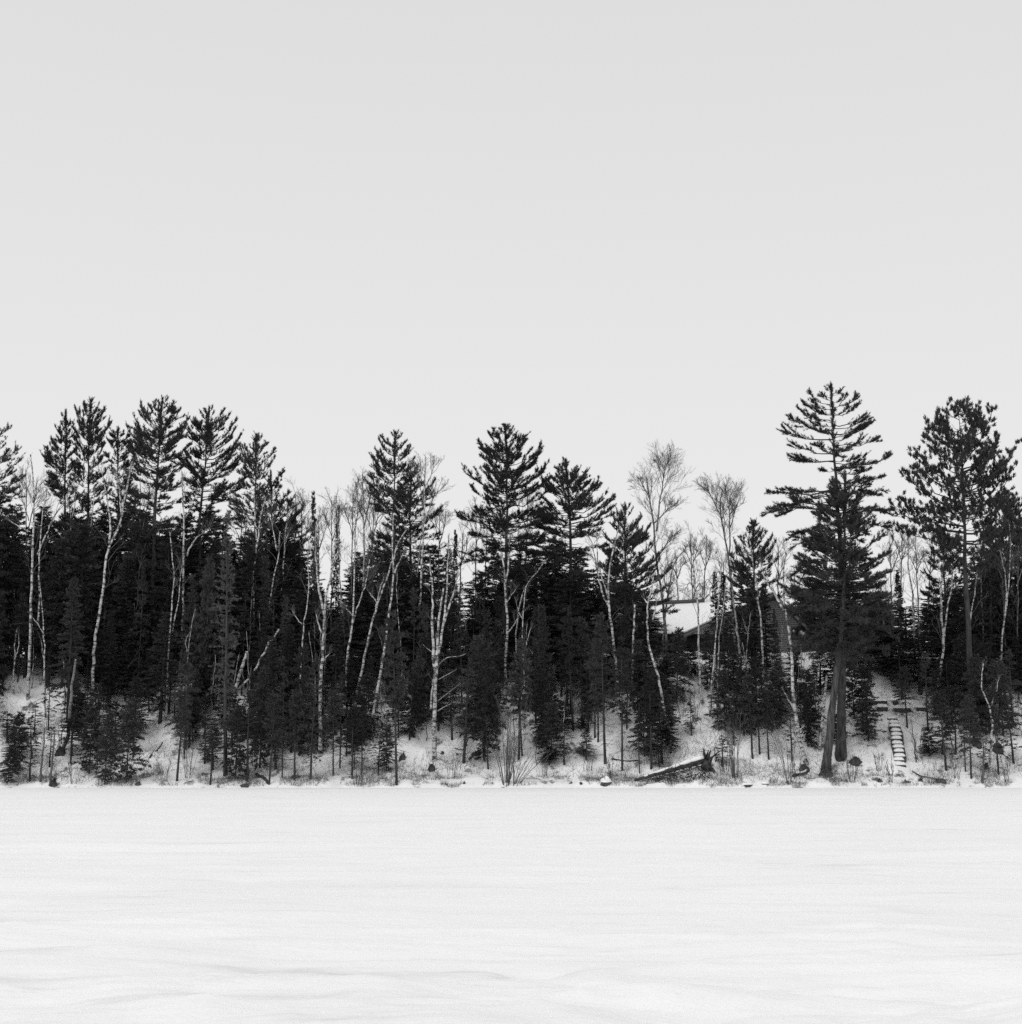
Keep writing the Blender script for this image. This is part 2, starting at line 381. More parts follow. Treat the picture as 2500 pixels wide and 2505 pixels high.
# ---- conifer prototypes: trunk along z, height 1 unit = H metres
def fir_proto(name, H, c0, width, seed, droop=.25, gap=.30, mat='fir', shape=.8, dead=0, dens=9, bark_='dark_bark', size=1.0, per=6):
    rng = np.random.default_rng(seed)
    tr = np.stack((np.cumsum(rng.normal(size=10) * .02) * H / 10, np.cumsum(rng.normal(size=10) * .02) * H / 10, np.linspace(-.25, H, 10)), -1)
    rad = (.010 * H + .025) * np.linspace(1, .1, 10)
    tm = Acc().tube(tr, rad, 6).mesh('trunk', M[bark_], True)
    acc, tw = Acc(), Acc(); z = c0 * H
    while z < H * .985:
        rel = (z - c0 * H) / (H * (1 - c0)); nb = per + 2 + int(rng.integers(0, 4))
        Lm = width * (1 - rel) ** shape * (.55 + .45 * min(1, rel * 6)) + .10
        for k in range(nb):
            L = Lm * rng.uniform(.35, 1.2)
            if rng.random() < .10: continue
            az = rng.uniform(0, 6.283); zz = min(z + rng.uniform(-1.3, 1.3) * gap, H * .99)
            o = np.array([np.interp(zz, tr[:, 2], tr[:, 0]), np.interp(zz, tr[:, 2], tr[:, 1]), zz])
            dr = droop * (1 - rel) - .45 * rel
            T = o + np.array((math.cos(az) * L, math.sin(az) * L, -dr * L + .08 * L * rng.normal())); C = (o + T) / 2 + UP * (.10 * L)
            br = bez(o, C, T, 5); tw.prisms(br[:-1], br[1:], .011, .007)
            n = max(4, int(L * dens * 1.35)); s = .12 + .88 * rng.random(n); x = s * 4; i = np.minimum(x.astype(int), 3)
            p = br[i] + (br[i + 1] - br[i]) * (x - i)[:, None]; tan = unit(br[i + 1] - br[i]); sd = unit(np.cross(tan, UP))
            d = unit(tan * .8 + sd * rng.uniform(-1, 1, (n, 1)) + UP * rng.normal(size=(n, 1)) * .2); tl = (.12 + .30 * L * (1.1 - s)) * rng.uniform(.6, 1.1, n)
            m = 8; u = rng.random((n, m)); q = (p[:, None] + (d * tl[:, None])[:, None] * u[..., None]).reshape(-1, 3)
            acc.needles(q, np.repeat(d, m, 0) + rng.normal(size=(n * m, 3)) * .5, rng.uniform(.09, .20, n * m) * size, rng.uniform(.035, .065, n * m) * size, rng)
        z += gap * (1.25 - .6 * rel)
    acc.needles(tr[-1] + np.zeros((26, 3)) - UP * rng.uniform(0, .4, (26, 1)), UP * .9 + rng.normal(size=(26, 3)) * .45, .15, .035, rng)
    if dead:
        n = int(dead * H); zz = rng.uniform(.06 * H, max(c0 * H, .3 * H), n); az = rng.uniform(0, 6.283, n); L = rng.uniform(.3, .9, n) * min(1, width)
        A = np.stack((0 * zz, 0 * zz, zz), -1); B = A + np.stack((np.cos(az) * L, np.sin(az) * L, -.15 * L + .15 * rng.normal(size=n)), -1)
        tw.prisms(A, B, .012, .005)
    cm = acc.mesh('crown', M[mat]); wm = tw.mesh('branchwork', M['dark_twig'])
    return dict(H=H, w=width, trunk=tm, crown=cm, twigs=wm)
PROTO = {'bush': [], 'pole': [], 'spire': [], 'tall': [], 'broad': [], 'grey': []}
for k in range(4): PROTO['bush'].append(fir_proto('bush', 4.0, .10, 1.15, 40 + k, .22, .24, shape=.75, dead=2, dens=11))
for k in range(4): PROTO['pole'].append(fir_proto('pole', 6.0, .42, .95, 60 + k, .18, .30, shape=.65, dead=6, dens=10))
for k in range(3): PROTO['spire'].append(fir_proto('spire', 9.0, .08, 1.05, 80 + k, .35, .26, shape=1.15, dens=10))
for k in range(3): PROTO['tall'].append(fir_proto('tall', 13.0, .16, 1.9, 90 + k, .30, .42, shape=.8, dens=8, size=1.35))
for k in range(3): PROTO['broad'].append(fir_proto('broad', 14.0, .20, 2.6, 100 + k, .05, .62, shape=.5, dens=7, size=1.6, per=7))
for k in range(2): PROTO['grey'].append(fir_proto('grey', 14.0, .10, 1.35, 110 + k, .25, .42, 'grey_fir', shape=.8, dead=3, dens=5, bark_='grey_bark', per=5))

PROTO['ragged'] = [fir_proto('ragged', 6.0, .16 + .05 * k, .95 + .1 * k, 130 + k, .10 + .08 * k, .34, shape=.55 + .1 * k, dead=9, dens=7, per=1 + k % 2) for k in range(5)]
def put_fir(kind, b, H, label, group, width=None, rng=RNG, name='fir_tree', cat='fir', idx=None, lean=0.0):
    pr = PROTO[kind][int(rng.integers(0, len(PROTO[kind]))) if idx is None else idx]
    sz = H / pr['H']; sx = sz if width is None else width / pr['w']
    root = thing(name, label, cat, b, group); root.rotation_euler = (float(rng.normal() * .025), lean + float(rng.normal() * .03), float(rng.uniform(0, 6.28))); root.scale = (sx, sx, sz)
    link('trunk', pr['trunk'], root); c = link('crown', pr['crown'], root); 
    if pr['twigs']: tag(link('branchwork', pr['twigs'], c), kind='stuff')
    return root

# ---- bare birches and aspens
def grow(par, m, ang, Lf, rng, up=.18, t0=.25):
    """children (n*m) of branches par (n,k,3)"""
    n, k, _ = par.shape; N = n * m; idx = np.repeat(np.arange(n), m); s = t0 + (1 - t0) * rng.random(N) ** .8
    x = s * (k - 1); i = np.minimum(x.astype(int), k - 2); f = (x - i)[:, None]
    p = par[idx, i] * (1 - f) + par[idx, i + 1] * f; tan = unit(par[idx, i + 1] - par[idx, i])
    prp = unit(np.cross(tan, rng.normal(size=(N, 3)))); a = ang * rng.uniform(.6, 1.25, (N, 1))
    d = unit(tan * np.cos(a) + prp * np.sin(a) + UP * up)
    L = np.linalg.norm(np.diff(par, axis=1), axis=2).sum(1)[idx] * Lf * rng.uniform(.55, 1.1, N) * (1.15 - .55 * s)
    out = np.empty((N, 4, 3)); out[:, 0] = p; dd = d
    for j in range(1, 4):
        out[:, j] = out[:, j - 1] + dd * (L / 3)[:, None]
        dd = unit(dd + rng.normal(size=(N, 3)) * .22 + UP * up * .8)
    return out
def seg(acc, br, r0, r1):
    k = br.shape[1] - 1; rr = np.linspace(r0, r1, k + 1)
    for j in range(k): acc.prisms(br[:, j], br[:, j + 1], rr[j], rr[j + 1])
def fine(acc, br, w_, rng):
    """hair-thin outermost twigs, one tapering slip each"""
    acc.needles(br[:, 0], br[:, 3] - br[:, 0], np.linalg.norm(br[:, 3] - br[:, 0], axis=1), w_, rng)
def bare_tree(label, stems, t=None, base=None, w=8, n1=9, L1=2.2, n2=5, n3=4, ang=.75, mat='birch', tmat='twig', u0=.35, name='paper_birch', cat='birch', fork=.55,
              group=None, seed=0, taper=.35, dead=()):
    rng = np.random.default_rng(3000 + seed + int(abs(stems[0][0][0]) * 3 + stems[0][-1][1]))
    if base is not None: b = on_ground(*base); Y = b[1]
    else:
        Y = SHORE + t; x = stems[0][0]; b = P(x[0], x[1], Y); b[2] = ground_z(b[0], Y)
    root = thing(name, label, cat, b, group); tw = Acc(); par = []; pw = .82 * w / F_PX * Y / 2
    for k, st in enumerate(stems):
        pts = [P(x, y, Y) for x, y in st]
        if k == 0:
            pts = [p for p in pts if p[2] > b[2] + .25]; pts = [b - UP * .2] + pts
        pts = np.array(pts); n = max(6, 3 * len(pts)); ln = resample(pts, n)
        dep = rng.uniform(-.16, .16) * (1 if k else .3) * np.linspace(0, np.linalg.norm(pts[-1] - pts[0]), n); ln[:, 1] += dep
        ln[1:-1] += rng.normal(size=(n - 2, 3)) * .022
        r0 = pw if k == 0 else pw * (.62 if k == 1 else .5); r1 = max(.012, r0 * taper)
        rad = np.linspace(r0, r1, n)
        if k == 0: rad[0] *= 1.25
        link('trunk' if k == 0 else 'limb', Acc().tube(ln - b, rad, 7, wob=.12, rng=rng).mesh('trunk' if k == 0 else 'limb', M[mat], True), root)
        par.append(ln - b)
    for d in dead:
        pts = np.array([P(x, y, Y) for x, y in d]); pts[:, 1] -= np.linspace(0, .3, len(pts)); ln = resample(pts, 7) - b
        link('limb', Acc().tube(ln, np.linspace(.035, .012, 7), 5).mesh('limb', M['birch_grey'], True), root); par.append(('d', ln))
    for ln in par:
        dd = isinstance(ln, tuple); l_ = ln[1] if dd else ln; k = len(l_)
        if dd: br = grow(l_[None], 4, .6, .35, rng); seg(tw, br, .010, .005); continue
        if not n1: continue
        top = resample(l_[int(k * u0):], 8)
        Lt = np.linalg.norm(np.diff(top, axis=0), axis=1).sum()
        nn = max(4, int(n1 * min(1, Lt / 2.2))); a = grow(top[None], nn, ang, L1 * min(1, .35 + Lt / 4.5) / max(Lt, .1), rng, up=.22, t0=.03)
        c = grow(a, n2, ang * 1.0, fork, rng, up=.12); e = grow(c, n3, ang * 1.0, fork, rng, up=.02)
        seg(tw, a, .019, .008); seg(tw, c, .008, .005); fine(tw, e, .009, rng)
        tipb = grow(top[None], 5, .5, .8 / max(Lt, .1), rng, up=.25, t0=.8); f_ = grow(tipb, 5, .5, .6, rng); seg(tw, tipb, .010, .006); fine(tw, f_, .009, rng)
    if tw.n: link('crown', tw.mesh('crown', M[tmat]), root)
    return root, b
def stick_proto(seed):
    rng = np.random.default_rng(seed); H = 6.0; x = np.cumsum(rng.normal(size=(9, 2)) * .07, axis=0); tr = np.column_stack((x, np.linspace(-.2, H, 9)))
    tm = Acc().tube(tr, np.linspace(.045, .014, 9), 5).mesh('trunk', M['birch_grey'] if seed % 2 else M['dark_bark'], True); tw = Acc()
    a = grow(resample(tr, 8)[None], 9, .7, .16, rng, t0=.3); c = grow(a, 4, .7, .5, rng); seg(tw, a, .010, .006); fine(tw, c, .012, rng)
    return dict(H=H, w=1.0, trunk=tm, crown=tw.mesh('crown', M['twig']), twigs=None)
PROTO['stick'] = [stick_proto(150 + k) for k in range(6)]
# ------------------------------------------------------------------ the pines that make the skyline
pine('tall white pine cut off by the left edge of the picture', [(-14, 1600), (-14, 1300), (-10, 1035)], t=13, w=15, crown=1330, hw=(2.2, 1.6, .3), extra=60,
     tips=[(22, 1042), (46, 1098), (56, 1124), (50, 1165), (45, 1210)], seed=1)
pine('lopsided white pine, leftmost crown fully inside the picture, leaning on its taller neighbour', [(158, 1600), (160, 1250), (161, 1014)], t=15, w=13, crown=1390, extra=115,
     tips=[(150, 1036), (172, 1034), (138, 1048), (182, 1058), (126, 1078), (112, 1104), (186, 1100), (110, 1120), (190, 1150), (118, 1180), (190, 1220), (110, 1270)], rise=(-.05, 1.1, 1.3), upb=.7, dens=8.5, seed=2)
pine('round-topped white pine with upswept brush crown and bare dark stem', [(214, 1600), (215, 1250), (216, 1150), (222, 984)], t=17, w=13, crown=1390, extra=100,
     tips=[(224, 983), (204, 992), (240, 990), (180, 996), (190, 1010), (254, 1000), (265, 1030), (176, 1035), (262, 1060), (182, 1070), (258, 1090), (190, 1110), (250, 1120), (180, 1150), (256, 1150), (170, 1190), (270, 1200)], rise=(-.1, 1.6, 1.3), upb=.85, dens=8.5, seed=3)
pine('dark scraggy white pine filling the gap behind the two tallest left pines', [(292, 1600), (290, 1250), (288, 1052)], t=24, w=12, crown=1400, extra=110,
     tips=[(270, 1050), (304, 1060), (262, 1075), (320, 1090), (255, 1110), (322, 1130), (258, 1180), (325, 1200), (250, 1240), (330, 1260)], rise=(-.1, .8, 1.2), dens=8, seed=4)
pine('tallest pine of the left half, broad crown of many upswept forks', [(370, 1600), (376, 1400), (378, 1250), (388, 1120), (397, 980)], t=13, w=17, crown=1400, extra=130,
     tips=[(388, 984), (410, 978), (345, 990), (352, 1008), (364, 995), (430, 990), (440, 1002), (325, 1018), (452, 1020), (330, 1040), (445, 1045), (318, 1052), (460, 1044), (335, 1075), (462, 1080),
           (316, 1100), (470, 1110), (330, 1130), (455, 1140), (320, 1165), (440, 1185), (315, 1205), (440, 1225), (322, 1250), (430, 1270), (310, 1300), (425, 1310)], rise=(-.25, .95, 1.2), upb=.65, dens=8.5, seed=5)
pine('white pine with a twin-peaked crown, just right of the tallest left pine', [(482, 1600), (488, 1300), (494, 1200), (505, 1100), (512, 1003)], t=15, w=14, crown=1400, extra=120,
     tips=[(500, 1003), (520, 1000), (548, 1004), (560, 1016), (492, 1012), (578, 1030), (484, 1035), (572, 1050), (590, 1066), (478, 1075), (584, 1095), (474, 1110), (592, 1120), (462, 1150), (578, 1140), (455, 1175),
           (600, 1168), (450, 1205), (590, 1200), (560, 1225), (470, 1250), (580, 1265), (440, 1290)], rise=(-.3, .95, 1.2), upb=.65, dens=8.5, seed=6)
pine('slim open-crowned white pine right of the twin-peaked pine', [(622, 1600), (623, 1400), (625, 1200), (628, 1068)], t=14, w=11, crown=1400, extra=110,
     tips=[(622, 1075), (638, 1072), (612, 1090), (650, 1085), (590, 1096), (668, 1096), (600, 1120), (669, 1120), (590, 1150), (662, 1140), (650, 1160), (594, 1180), (575, 1210), (655, 1190), (565, 1245), (580, 1270)], rise=(-.25, 1.0, 1.2), upb=.65, dens=7, seed=7)
pine('bushy pine whose right boughs sweep up beside pale birch twigs', [(668, 1600), (664, 1300), (662, 1160)], t=19, w=12, crown=1400, extra=95,
     tips=[(690, 1150), (688, 1168), (680, 1185), (705, 1205), (716, 1222), (640, 1200), (728, 1250), (745, 1240), (636, 1240), (752, 1305), (740, 1270), (630, 1290), (735, 1340), (630, 1340), (720, 1380)], rise=(.15, 1.0, .8), seed=8)
pine('spiky-topped white pine on a straight dark stem in the middle', [(966, 1650), (964, 1400), (963, 1200), (966, 1064)], t=12, w=13, crown=1400, extra=95, dens=7,
     tips=[(960, 1064), (972, 1062), (935, 1067), (982, 1067), (930, 1083), (990, 1086), (998, 1094), (918, 1098), (1002, 1100), (906, 1115), (1012, 1124), (1008, 1138), (916, 1140), (1022, 1142), (925, 1158),
           (895, 1178), (1022, 1165), (905, 1195), (1062, 1176), (1020, 1190), (920, 1215), (1050, 1200), (930, 1240), (1010, 1230)], rise=(-.12, .95, 1.0), upb=.55, seed=9)
pine('dense pine close behind the spiky-topped middle pine', [(1005, 1650), (1004, 1300), (1005, 1150)], t=18, w=13, crown=1440, extra=110,
     tips=[(1020, 1140), (1018, 1160), (990, 1170), (1030, 1185), (980, 1210), (1040, 1215), (1055, 1210), (960, 1240), (1078, 1244), (1070, 1255), (945, 1280), (1060, 1290), (1074, 1304), (930, 1310), (1076, 1340), (925, 1360), (1080, 1380), (915, 1400)], rise=(-.1, .8, 1.2), seed=10)
pine('broad white pine with long left arms, tallest near the centre', [(1236, 1650), (1238, 1400), (1240, 1200), (1239, 1100), (1236, 1046)], t=12, w=15, crown=1430, extra=115, dens=8, tuft=18,
     tips=[(1232, 1042), (1243, 1045), (1222, 1052), (1254, 1050), (1206, 1056), (1196, 1062), (1262, 1062), (1288, 1068), (1170, 1082), (1284, 1082), (1200, 1098), (1180, 1120), (1323, 1096), (1300, 1100), (1318, 1112), (1196, 1130), (1135, 1145), (1310, 1125),
           (1340, 1139), (1175, 1152), (1330, 1150), (1155, 1196), (1345, 1172), (1190, 1200), (1340, 1195), (1120, 1265), (1165, 1250), (1330, 1240), (1150, 1305), (1345, 1270), (1335, 1310), (1120, 1385), (1350, 1350)], rise=(-.2, .85, 1.1), upb=.5, seed=11)
pine('white pine with layered shelves, right of the broad central pine', [(1400, 1650), (1398, 1400), (1394, 1250), (1384, 1130)], t=13, w=16, crown=1430, extra=100, dens=8, tuft=18,
     tips=[(1379, 1125), (1388, 1135), (1370, 1140), (1410, 1145), (1420, 1142), (1437, 1152), (1362, 1165), (1430, 1165), (1462, 1178), (1345, 1180), (1326, 1179), (1460, 1190), (1502, 1206), (1340, 1200), (1480, 1215), (1330, 1225), (1502, 1240), (1490, 1250), (1318, 1250), (1470, 1275),
           (1310, 1285), (1465, 1300), (1330, 1320), (1480, 1330), (1310, 1350)], rise=(-.15, .8, 1.2), seed=12)
pine('shaggy pine with upright tufts left of the two bare aspens', [(1530, 1650), (1529, 1400), (1530, 1240)], t=13, w=14, crown=1530, extra=120, dens=7.5,
     tips=[(1522, 1240), (1540, 1238), (1510, 1250), (1548, 1248), (1495, 1262), (1570, 1262), (1558, 1275), (1500, 1285), (1590, 1288), (1580, 1305), (1480, 1310), (1594, 1330), (1476, 1350), (1618, 1352), (1610, 1375), (1470, 1390), (1600, 1400), (1645, 1388), (1640, 1432), (1470, 1440), (1652, 1498), (1630, 1470), (1475, 1490)], rise=(-.1, 1.0, 1.0), upb=.75, seed=13)
pine('short pointed pine between the two cottage gables', [(1848, 1650), (1846, 1450), (1842, 1278)], t=12, w=12, crown=1530, extra=110, dens=7.5,
     tips=[(1838, 1282), (1847, 1280), (1828, 1300), (1858, 1296), (1812, 1318), (1872, 1305), (1795, 1328), (1890, 1312), (1805, 1345), (1895, 1330), (1790, 1362), (1900, 1370), (1800, 1390), (1790, 1420), (1905, 1410), (1795, 1460), (1905, 1460), (1800, 1500)], rise=(0, 1.0, 1.0), upb=.7, seed=14)
pine('tallest pine of all, with long bare-spaced boughs curling up at the ends', [(2060, 1700), (2060, 1500), (2056, 1300), (2043, 1190), (2041, 1116), (2039, 1016), (2033, 948)], base=(2057, 1858), w=24, crown=1500, extra=48, dens=10, tuft=17, sag=.3, size=.92,
     tips=[(2031, 945), (2022, 952), (2059, 953), (2053, 960), (2008, 964), (1976, 966), (2072, 971), (2094, 973), (1985, 985), (1963, 985), (2096, 995), (1953, 1003), (2075, 1000), (2127, 1005), (1934, 1021), (1990, 1018), (2118, 1024), (2134, 1034), (1950, 1035), (1917, 1043),
           (2110, 1052), (1931, 1089), (2110, 1075), (2139, 1079), (1936, 1111), (1950, 1118), (2165, 1126), (2125, 1148), (2100, 1120), (2010, 1150), (2060, 1150), (1885, 1200), (1925, 1192), (2149, 1176), (2162, 1205), (2120, 1190), (1936, 1212), (1890, 1249), (1930, 1240), (1862, 1268), (1910, 1262), (2179, 1268), (2150, 1255), (1931, 1317), (2170, 1300), (1940, 1340)],
     rise=(-.34, .45, 1.3), upb=.4, seed=15)
pine('leaning pine at the shore with a thick grey trunk and heavy low crown', [(2040, 1700), (2062, 1540), (2068, 1380), (2067, 1250), (2068, 1165)], base=(2018, 1894), w=22, crown=1620, extra=190, hw=(1.5, 3.2, .8), dens=8, tuft=18, bark='grey_bark',
     tips=[(2065, 1168), (2090, 1180), (2040, 1190), (2110, 1215), (2020, 1230), (2135, 1245), (2000, 1262), (2150, 1270), (1985, 1300), (2160, 1310), (1970, 1330), (2170, 1350), (1955, 1362), (2150, 1380), (1950, 1390), (2175, 1400), (1945, 1420), (1905, 1432), (1920, 1455), (2160, 1430), (1940, 1455), (2185, 1450), (2190, 1480), (2200, 1520), (1975, 1585), (2190, 1560), (1948, 1590), (2170, 1600), (1985, 1605)],
     rise=(-.3, .8, 1.0), upb=.4, seed=16)
pine('rounded red pine with bristly tufts near the right edge', [(2376, 1720), (2364, 1440), (2358, 1240), (2356, 1120), (2342, 990)], t=7, w=18, crown=1400, extra=105, bark='dark_bark', red=True, name='red_pine', rise=(.0, 1.1, 1.0),
     tips=[(2340, 985), (2318, 998), (2352, 992), (2365, 998), (2300, 1015), (2380, 1005), (2418, 1006), (2285, 1022), (2269, 1028), (2400, 1030), (2422, 1035), (2263, 1064), (2448, 1053), (2275, 1075), (2440, 1080), (2252, 1096), (2477, 1086), (2248, 1115), (2460, 1120), (2255, 1135), (2480, 1140),
           (2213, 1156), (2232, 1150), (2475, 1165), (2238, 1185), (2470, 1200), (2189, 1225), (2210, 1215), (2230, 1225), (2440, 1240), (2255, 1245), (2460, 1270), (2200, 1292), (2235, 1285), (2280, 1330), (2440, 1340), (2300, 1400), (2420, 1390)], seed=17)
pine('dark crown behind the red pine at the right edge', [(2470, 1700), (2468, 1400), (2470, 1215)], t=16, w=13, crown=1500, extra=110, name='red_pine', red=True,
     tips=[(2480, 1212), (2440, 1225), (2500, 1225), (2430, 1260), (2510, 1260), (2425, 1310), (2520, 1310), (2420, 1370), (2520, 1370), (2420, 1430), (2520, 1430)], rise=(0, 1, 1), seed=18)
pine('dusky pine under the red pine, left of its trunk', [(2312, 1700), (2310, 1500), (2312, 1290)], t=12, w=11, crown=1560, extra=100,
     tips=[(2330, 1295), (2295, 1310), (2345, 1325), (2280, 1345), (2350, 1370), (2268, 1400), (2352, 1420), (2262, 1450), (2350, 1480)], rise=(-.1, .9, 1), seed=19)
pine('dusky pine under the red pine, right of its trunk', [(2425, 1700), (2424, 1500), (2422, 1290)], t=13, w=11, crown=1560, extra=100,
     tips=[(2400, 1300), (2440, 1310), (2390, 1340), (2460, 1345), (2385, 1390), (2470, 1400), (2380, 1440), (2470, 1460)], rise=(-.1, .9, 1), seed=20)
# ------------------------------------------------------------------ bare birches: trunks and limbs follow the stems seen in the photograph
B = bare_tree
B('twin-stemmed birch at far left with a long limb reaching right', [[(79, 1506), (78, 1480), (83, 1355), (87, 1272), (88, 1179), (80, 1115)], [(92, 1530), (95, 1480), (87, 1372), (89, 1255), (98, 1190)], [(91, 1358), (106, 1322), (139, 1255), (165, 1222), (176, 1196)], [(80, 1229), (63, 1192), (52, 1160)], [(70, 1300), (40, 1285), (22, 1272)]], t=10, w=10, n1=9)
B('crooked birch curving right between the left pines', [[(232, 1560), (246, 1480), (256, 1421), (254, 1378), (266, 1335), (292, 1292), (299, 1239), (312, 1190), (322, 1130)], [(267, 1330), (272, 1289), (262, 1206), (252, 1152)], [(297, 1260), (292, 1200), (282, 1160)]], t=9, w=11, n1=11)
B('slim grey birch left of the crooked birch', [(a) for a in [[(200, 1480), (203, 1441), (216, 1338), (229, 1239), (232, 1190)]]], t=13, w=6, mat='birch_grey', n1=7)
B('thin forked birch high among the left pines', [[(171, 1322), (173, 1272), (164, 1232), (160, 1195)], [(173, 1272), (186, 1239), (186, 1189)]], t=14, w=6, mat='birch_grey', n1=6)
B('straight bright birch below the tallest left pine', [[(449, 1480), (450, 1451), (450, 1338), (453, 1272), (448, 1222), (448, 1156)], [(458, 1360), (462, 1345), (481, 1315), (518, 1292)], [(453, 1268), (468, 1240), (480, 1210)]], t=12, w=9, n1=9)
B('forked slender birch left of the straight bright birch', [[(413, 1600), (418, 1550), (423, 1473), (432, 1405), (424, 1360), (420, 1305)], [(421, 1549), (436, 1473), (444, 1380)]], t=8, w=7, n1=5)
B('birch standing before the slim open-crowned pine', [[(621, 1520), (615, 1440), (617, 1405), (626, 1338), (621, 1255), (618, 1210)], [(626, 1345), (633, 1305), (637, 1255), (650, 1215)]], t=11, w=9, n1=7)
B('wavy birch under the bushy left pine', [[(656, 1530), (657, 1485), (663, 1438), (676, 1381), (681, 1338), (683, 1298)], [(678, 1348), (668, 1300), (660, 1255)]], t=11, w=7, n1=6)
B('short white birch right of the wavy birch', [[(688, 1460), (690, 1421), (696, 1355), (695, 1315), (705, 1255)], [(697, 1330), (706, 1300)]], t=13, w=7, n1=8)
B('thin birch left of the tall forked birch', [[(736, 1622), (741, 1550), (754, 1467), (756, 1440), (753, 1372), (756, 1320)], [(738, 1528), (722, 1508), (716, 1495)]], t=8, w=6, n1=6)
B('tall bright forked birch at left centre', [[(783, 1705), (786, 1639), (793, 1556), (793, 1506), (800, 1450), (806, 1425), (819, 1362), (822, 1300), (821, 1229)], [(793, 1506), (785, 1465), (779, 1438), (774, 1355), (776, 1290)], [(788, 1550), (776, 1518), (773, 1500)], [(790, 1618), (806, 1598)], [(812, 1390), (832, 1345)]], base=(784, 1852), w=13, n1=9, taper=.25)
B('birch with a bowed right limb beside the tall forked birch', [[(847, 1692), (849, 1599), (864, 1523), (866, 1440), (867, 1380), (871, 1305), (868, 1230)], [(864, 1523), (876, 1473), (892, 1440), (897, 1415), (904, 1368)], [(862, 1505), (850, 1490), (842, 1488)]], t=7.5, w=8, n1=9)
B('narrow birch leaning left, close behind the bowed-limb birch', [[(846, 1566), (836, 1490), (832, 1440), (832, 1355), (827, 1272), (824, 1215)]], t=12, w=7, n1=9)
B('thick grey straight birch behind the leaning pair', [[(886, 1600), (885, 1583), (889, 1440), (892, 1405), (890, 1280), (886, 1180)]], t=13, w=9, mat='birch_grey', n1=14, L1=2.8)
B('birch leaning right with a crooked top, left of the spiky-topped pine', [[(871, 1699), (895, 1589), (919, 1490), (936, 1445), (955, 1388), (965, 1355), (972, 1322), (995, 1295)], [(919, 1490), (926, 1450), (938, 1410)], [(925, 1475), (912, 1462), (903, 1450)]], t=7, w=9, n1=4, L1=1.4)
B('birch leaning right whose foot stands dark on the snow, under the spiky pine', [[(909, 1790), (912, 1739), (939, 1606), (947, 1523), (958, 1450), (965, 1405), (959, 1372), (962, 1255)], [(965, 1405), (972, 1380), (990, 1350)]], base=(909, 1808), w=10, n1=5, L1=1.5, taper=.3)
B('thin spotted birch right of the leaning birch pair', [[(984, 1620), (982, 1599), (974, 1506), (970, 1440), (972, 1400)]], t=10, w=5, n1=4, L1=1)
B('tallest bare birch beside the spiky pine, rounded twiggy top against the sky', [[(1018, 1613), (1023, 1506), (1032, 1440), (1030, 1405), (1035, 1338), (1037, 1272), (1040, 1172), (1042, 1120)], [(1037, 1280), (1052, 1235), (1070, 1200)], [(1038, 1240), (1028, 1190), (1020, 1150)], [(1040, 1190), (1056, 1160), (1062, 1130)]], t=11, w=9, n1=18, L1=2.4, n2=7, n3=9)
B('faint grey birch just left of the tallest bare birch', [[(1008, 1540), (1012, 1471), (1027, 1355), (1030, 1300)]], t=13, w=6, mat='birch_grey', n1=4, L1=1.2)
B('bright multi-stemmed birch clump standing on open snow', [[(1063, 1850), (1061, 1772), (1065, 1672), (1068, 1629), (1069, 1606), (1071, 1540), (1078, 1480), (1085, 1440)], [(1065, 1640), (1061, 1626), (1058, 1540), (1060, 1440), (1053, 1398), (1054, 1370)],
   [(1070, 1606), (1075, 1589), (1085, 1523), (1095, 1440), (1098, 1355), (1100, 1310)], [(1085, 1526), (1100, 1480), (1115, 1440), (1120, 1400)], [(1055, 1735), (1056, 1680), (1063, 1650)]], base=(1062, 1862), w=16, n1=5, L1=1.3, taper=.3,
  dead=[[(1071, 1715), (1091, 1699), (1128, 1672)], [(1073, 1662), (1092, 1652), (1118, 1638)], [(1070, 1740), (1090, 1727), (1104, 1722)], [(1074, 1625), (1094, 1603), (1124, 1610), (1140, 1600)], [(1060, 1597), (1042, 1585), (1036, 1578)]])
B('birch before the trunk of the broad central pine', [[(1236, 1620), (1237, 1599), (1241, 1523), (1236, 1440), (1234, 1405), (1224, 1338), (1227, 1239)], [(1237, 1430), (1244, 1375), (1247, 1300)], [(1242, 1548), (1260, 1525), (1268, 1505)], [(1236, 1480), (1262, 1440)]], t=10, w=11, n1=7, taper=.25)
B('pale birch bough arching right between the two central pines', [[(1262, 1560), (1270, 1470), (1283, 1440), (1310, 1401), (1340, 1368)]], t=11, w=6, n1=7, L1=1.6)
B('Y-shaped birch low in the centre, right of the broad pine', [[(1283, 1660), (1283, 1646), (1277, 1556), (1280, 1473), (1287, 1435)], [(1281, 1605), (1290, 1565), (1300, 1536)], [(1279, 1520), (1266, 1490), (1262, 1470)]], t=7.5, w=6, n1=4, L1=1.2)
B('V-forked bright birch in front of the shaggy pine', [[(1508, 1650), (1506, 1606), (1489, 1483), (1486, 1438), (1496, 1355), (1512, 1295)], [(1489, 1485), (1474, 1455), (1462, 1400), (1458, 1380), (1452, 1330), (1436, 1305)], [(1462, 1400), (1460, 1350), (1459, 1300)], [(1486, 1460), (1475, 1420), (1465, 1390)], [(1455, 1370), (1440, 1350)]], base=(1515, 1728), w=11, n1=4, L1=1.5, taper=.3)
B('stubby spotted birch right of the V-forked birch', [[(1547, 1640), (1548, 1590), (1551, 1513), (1552, 1480)]], t=9, w=8, n1=2, L1=.6, taper=.6)
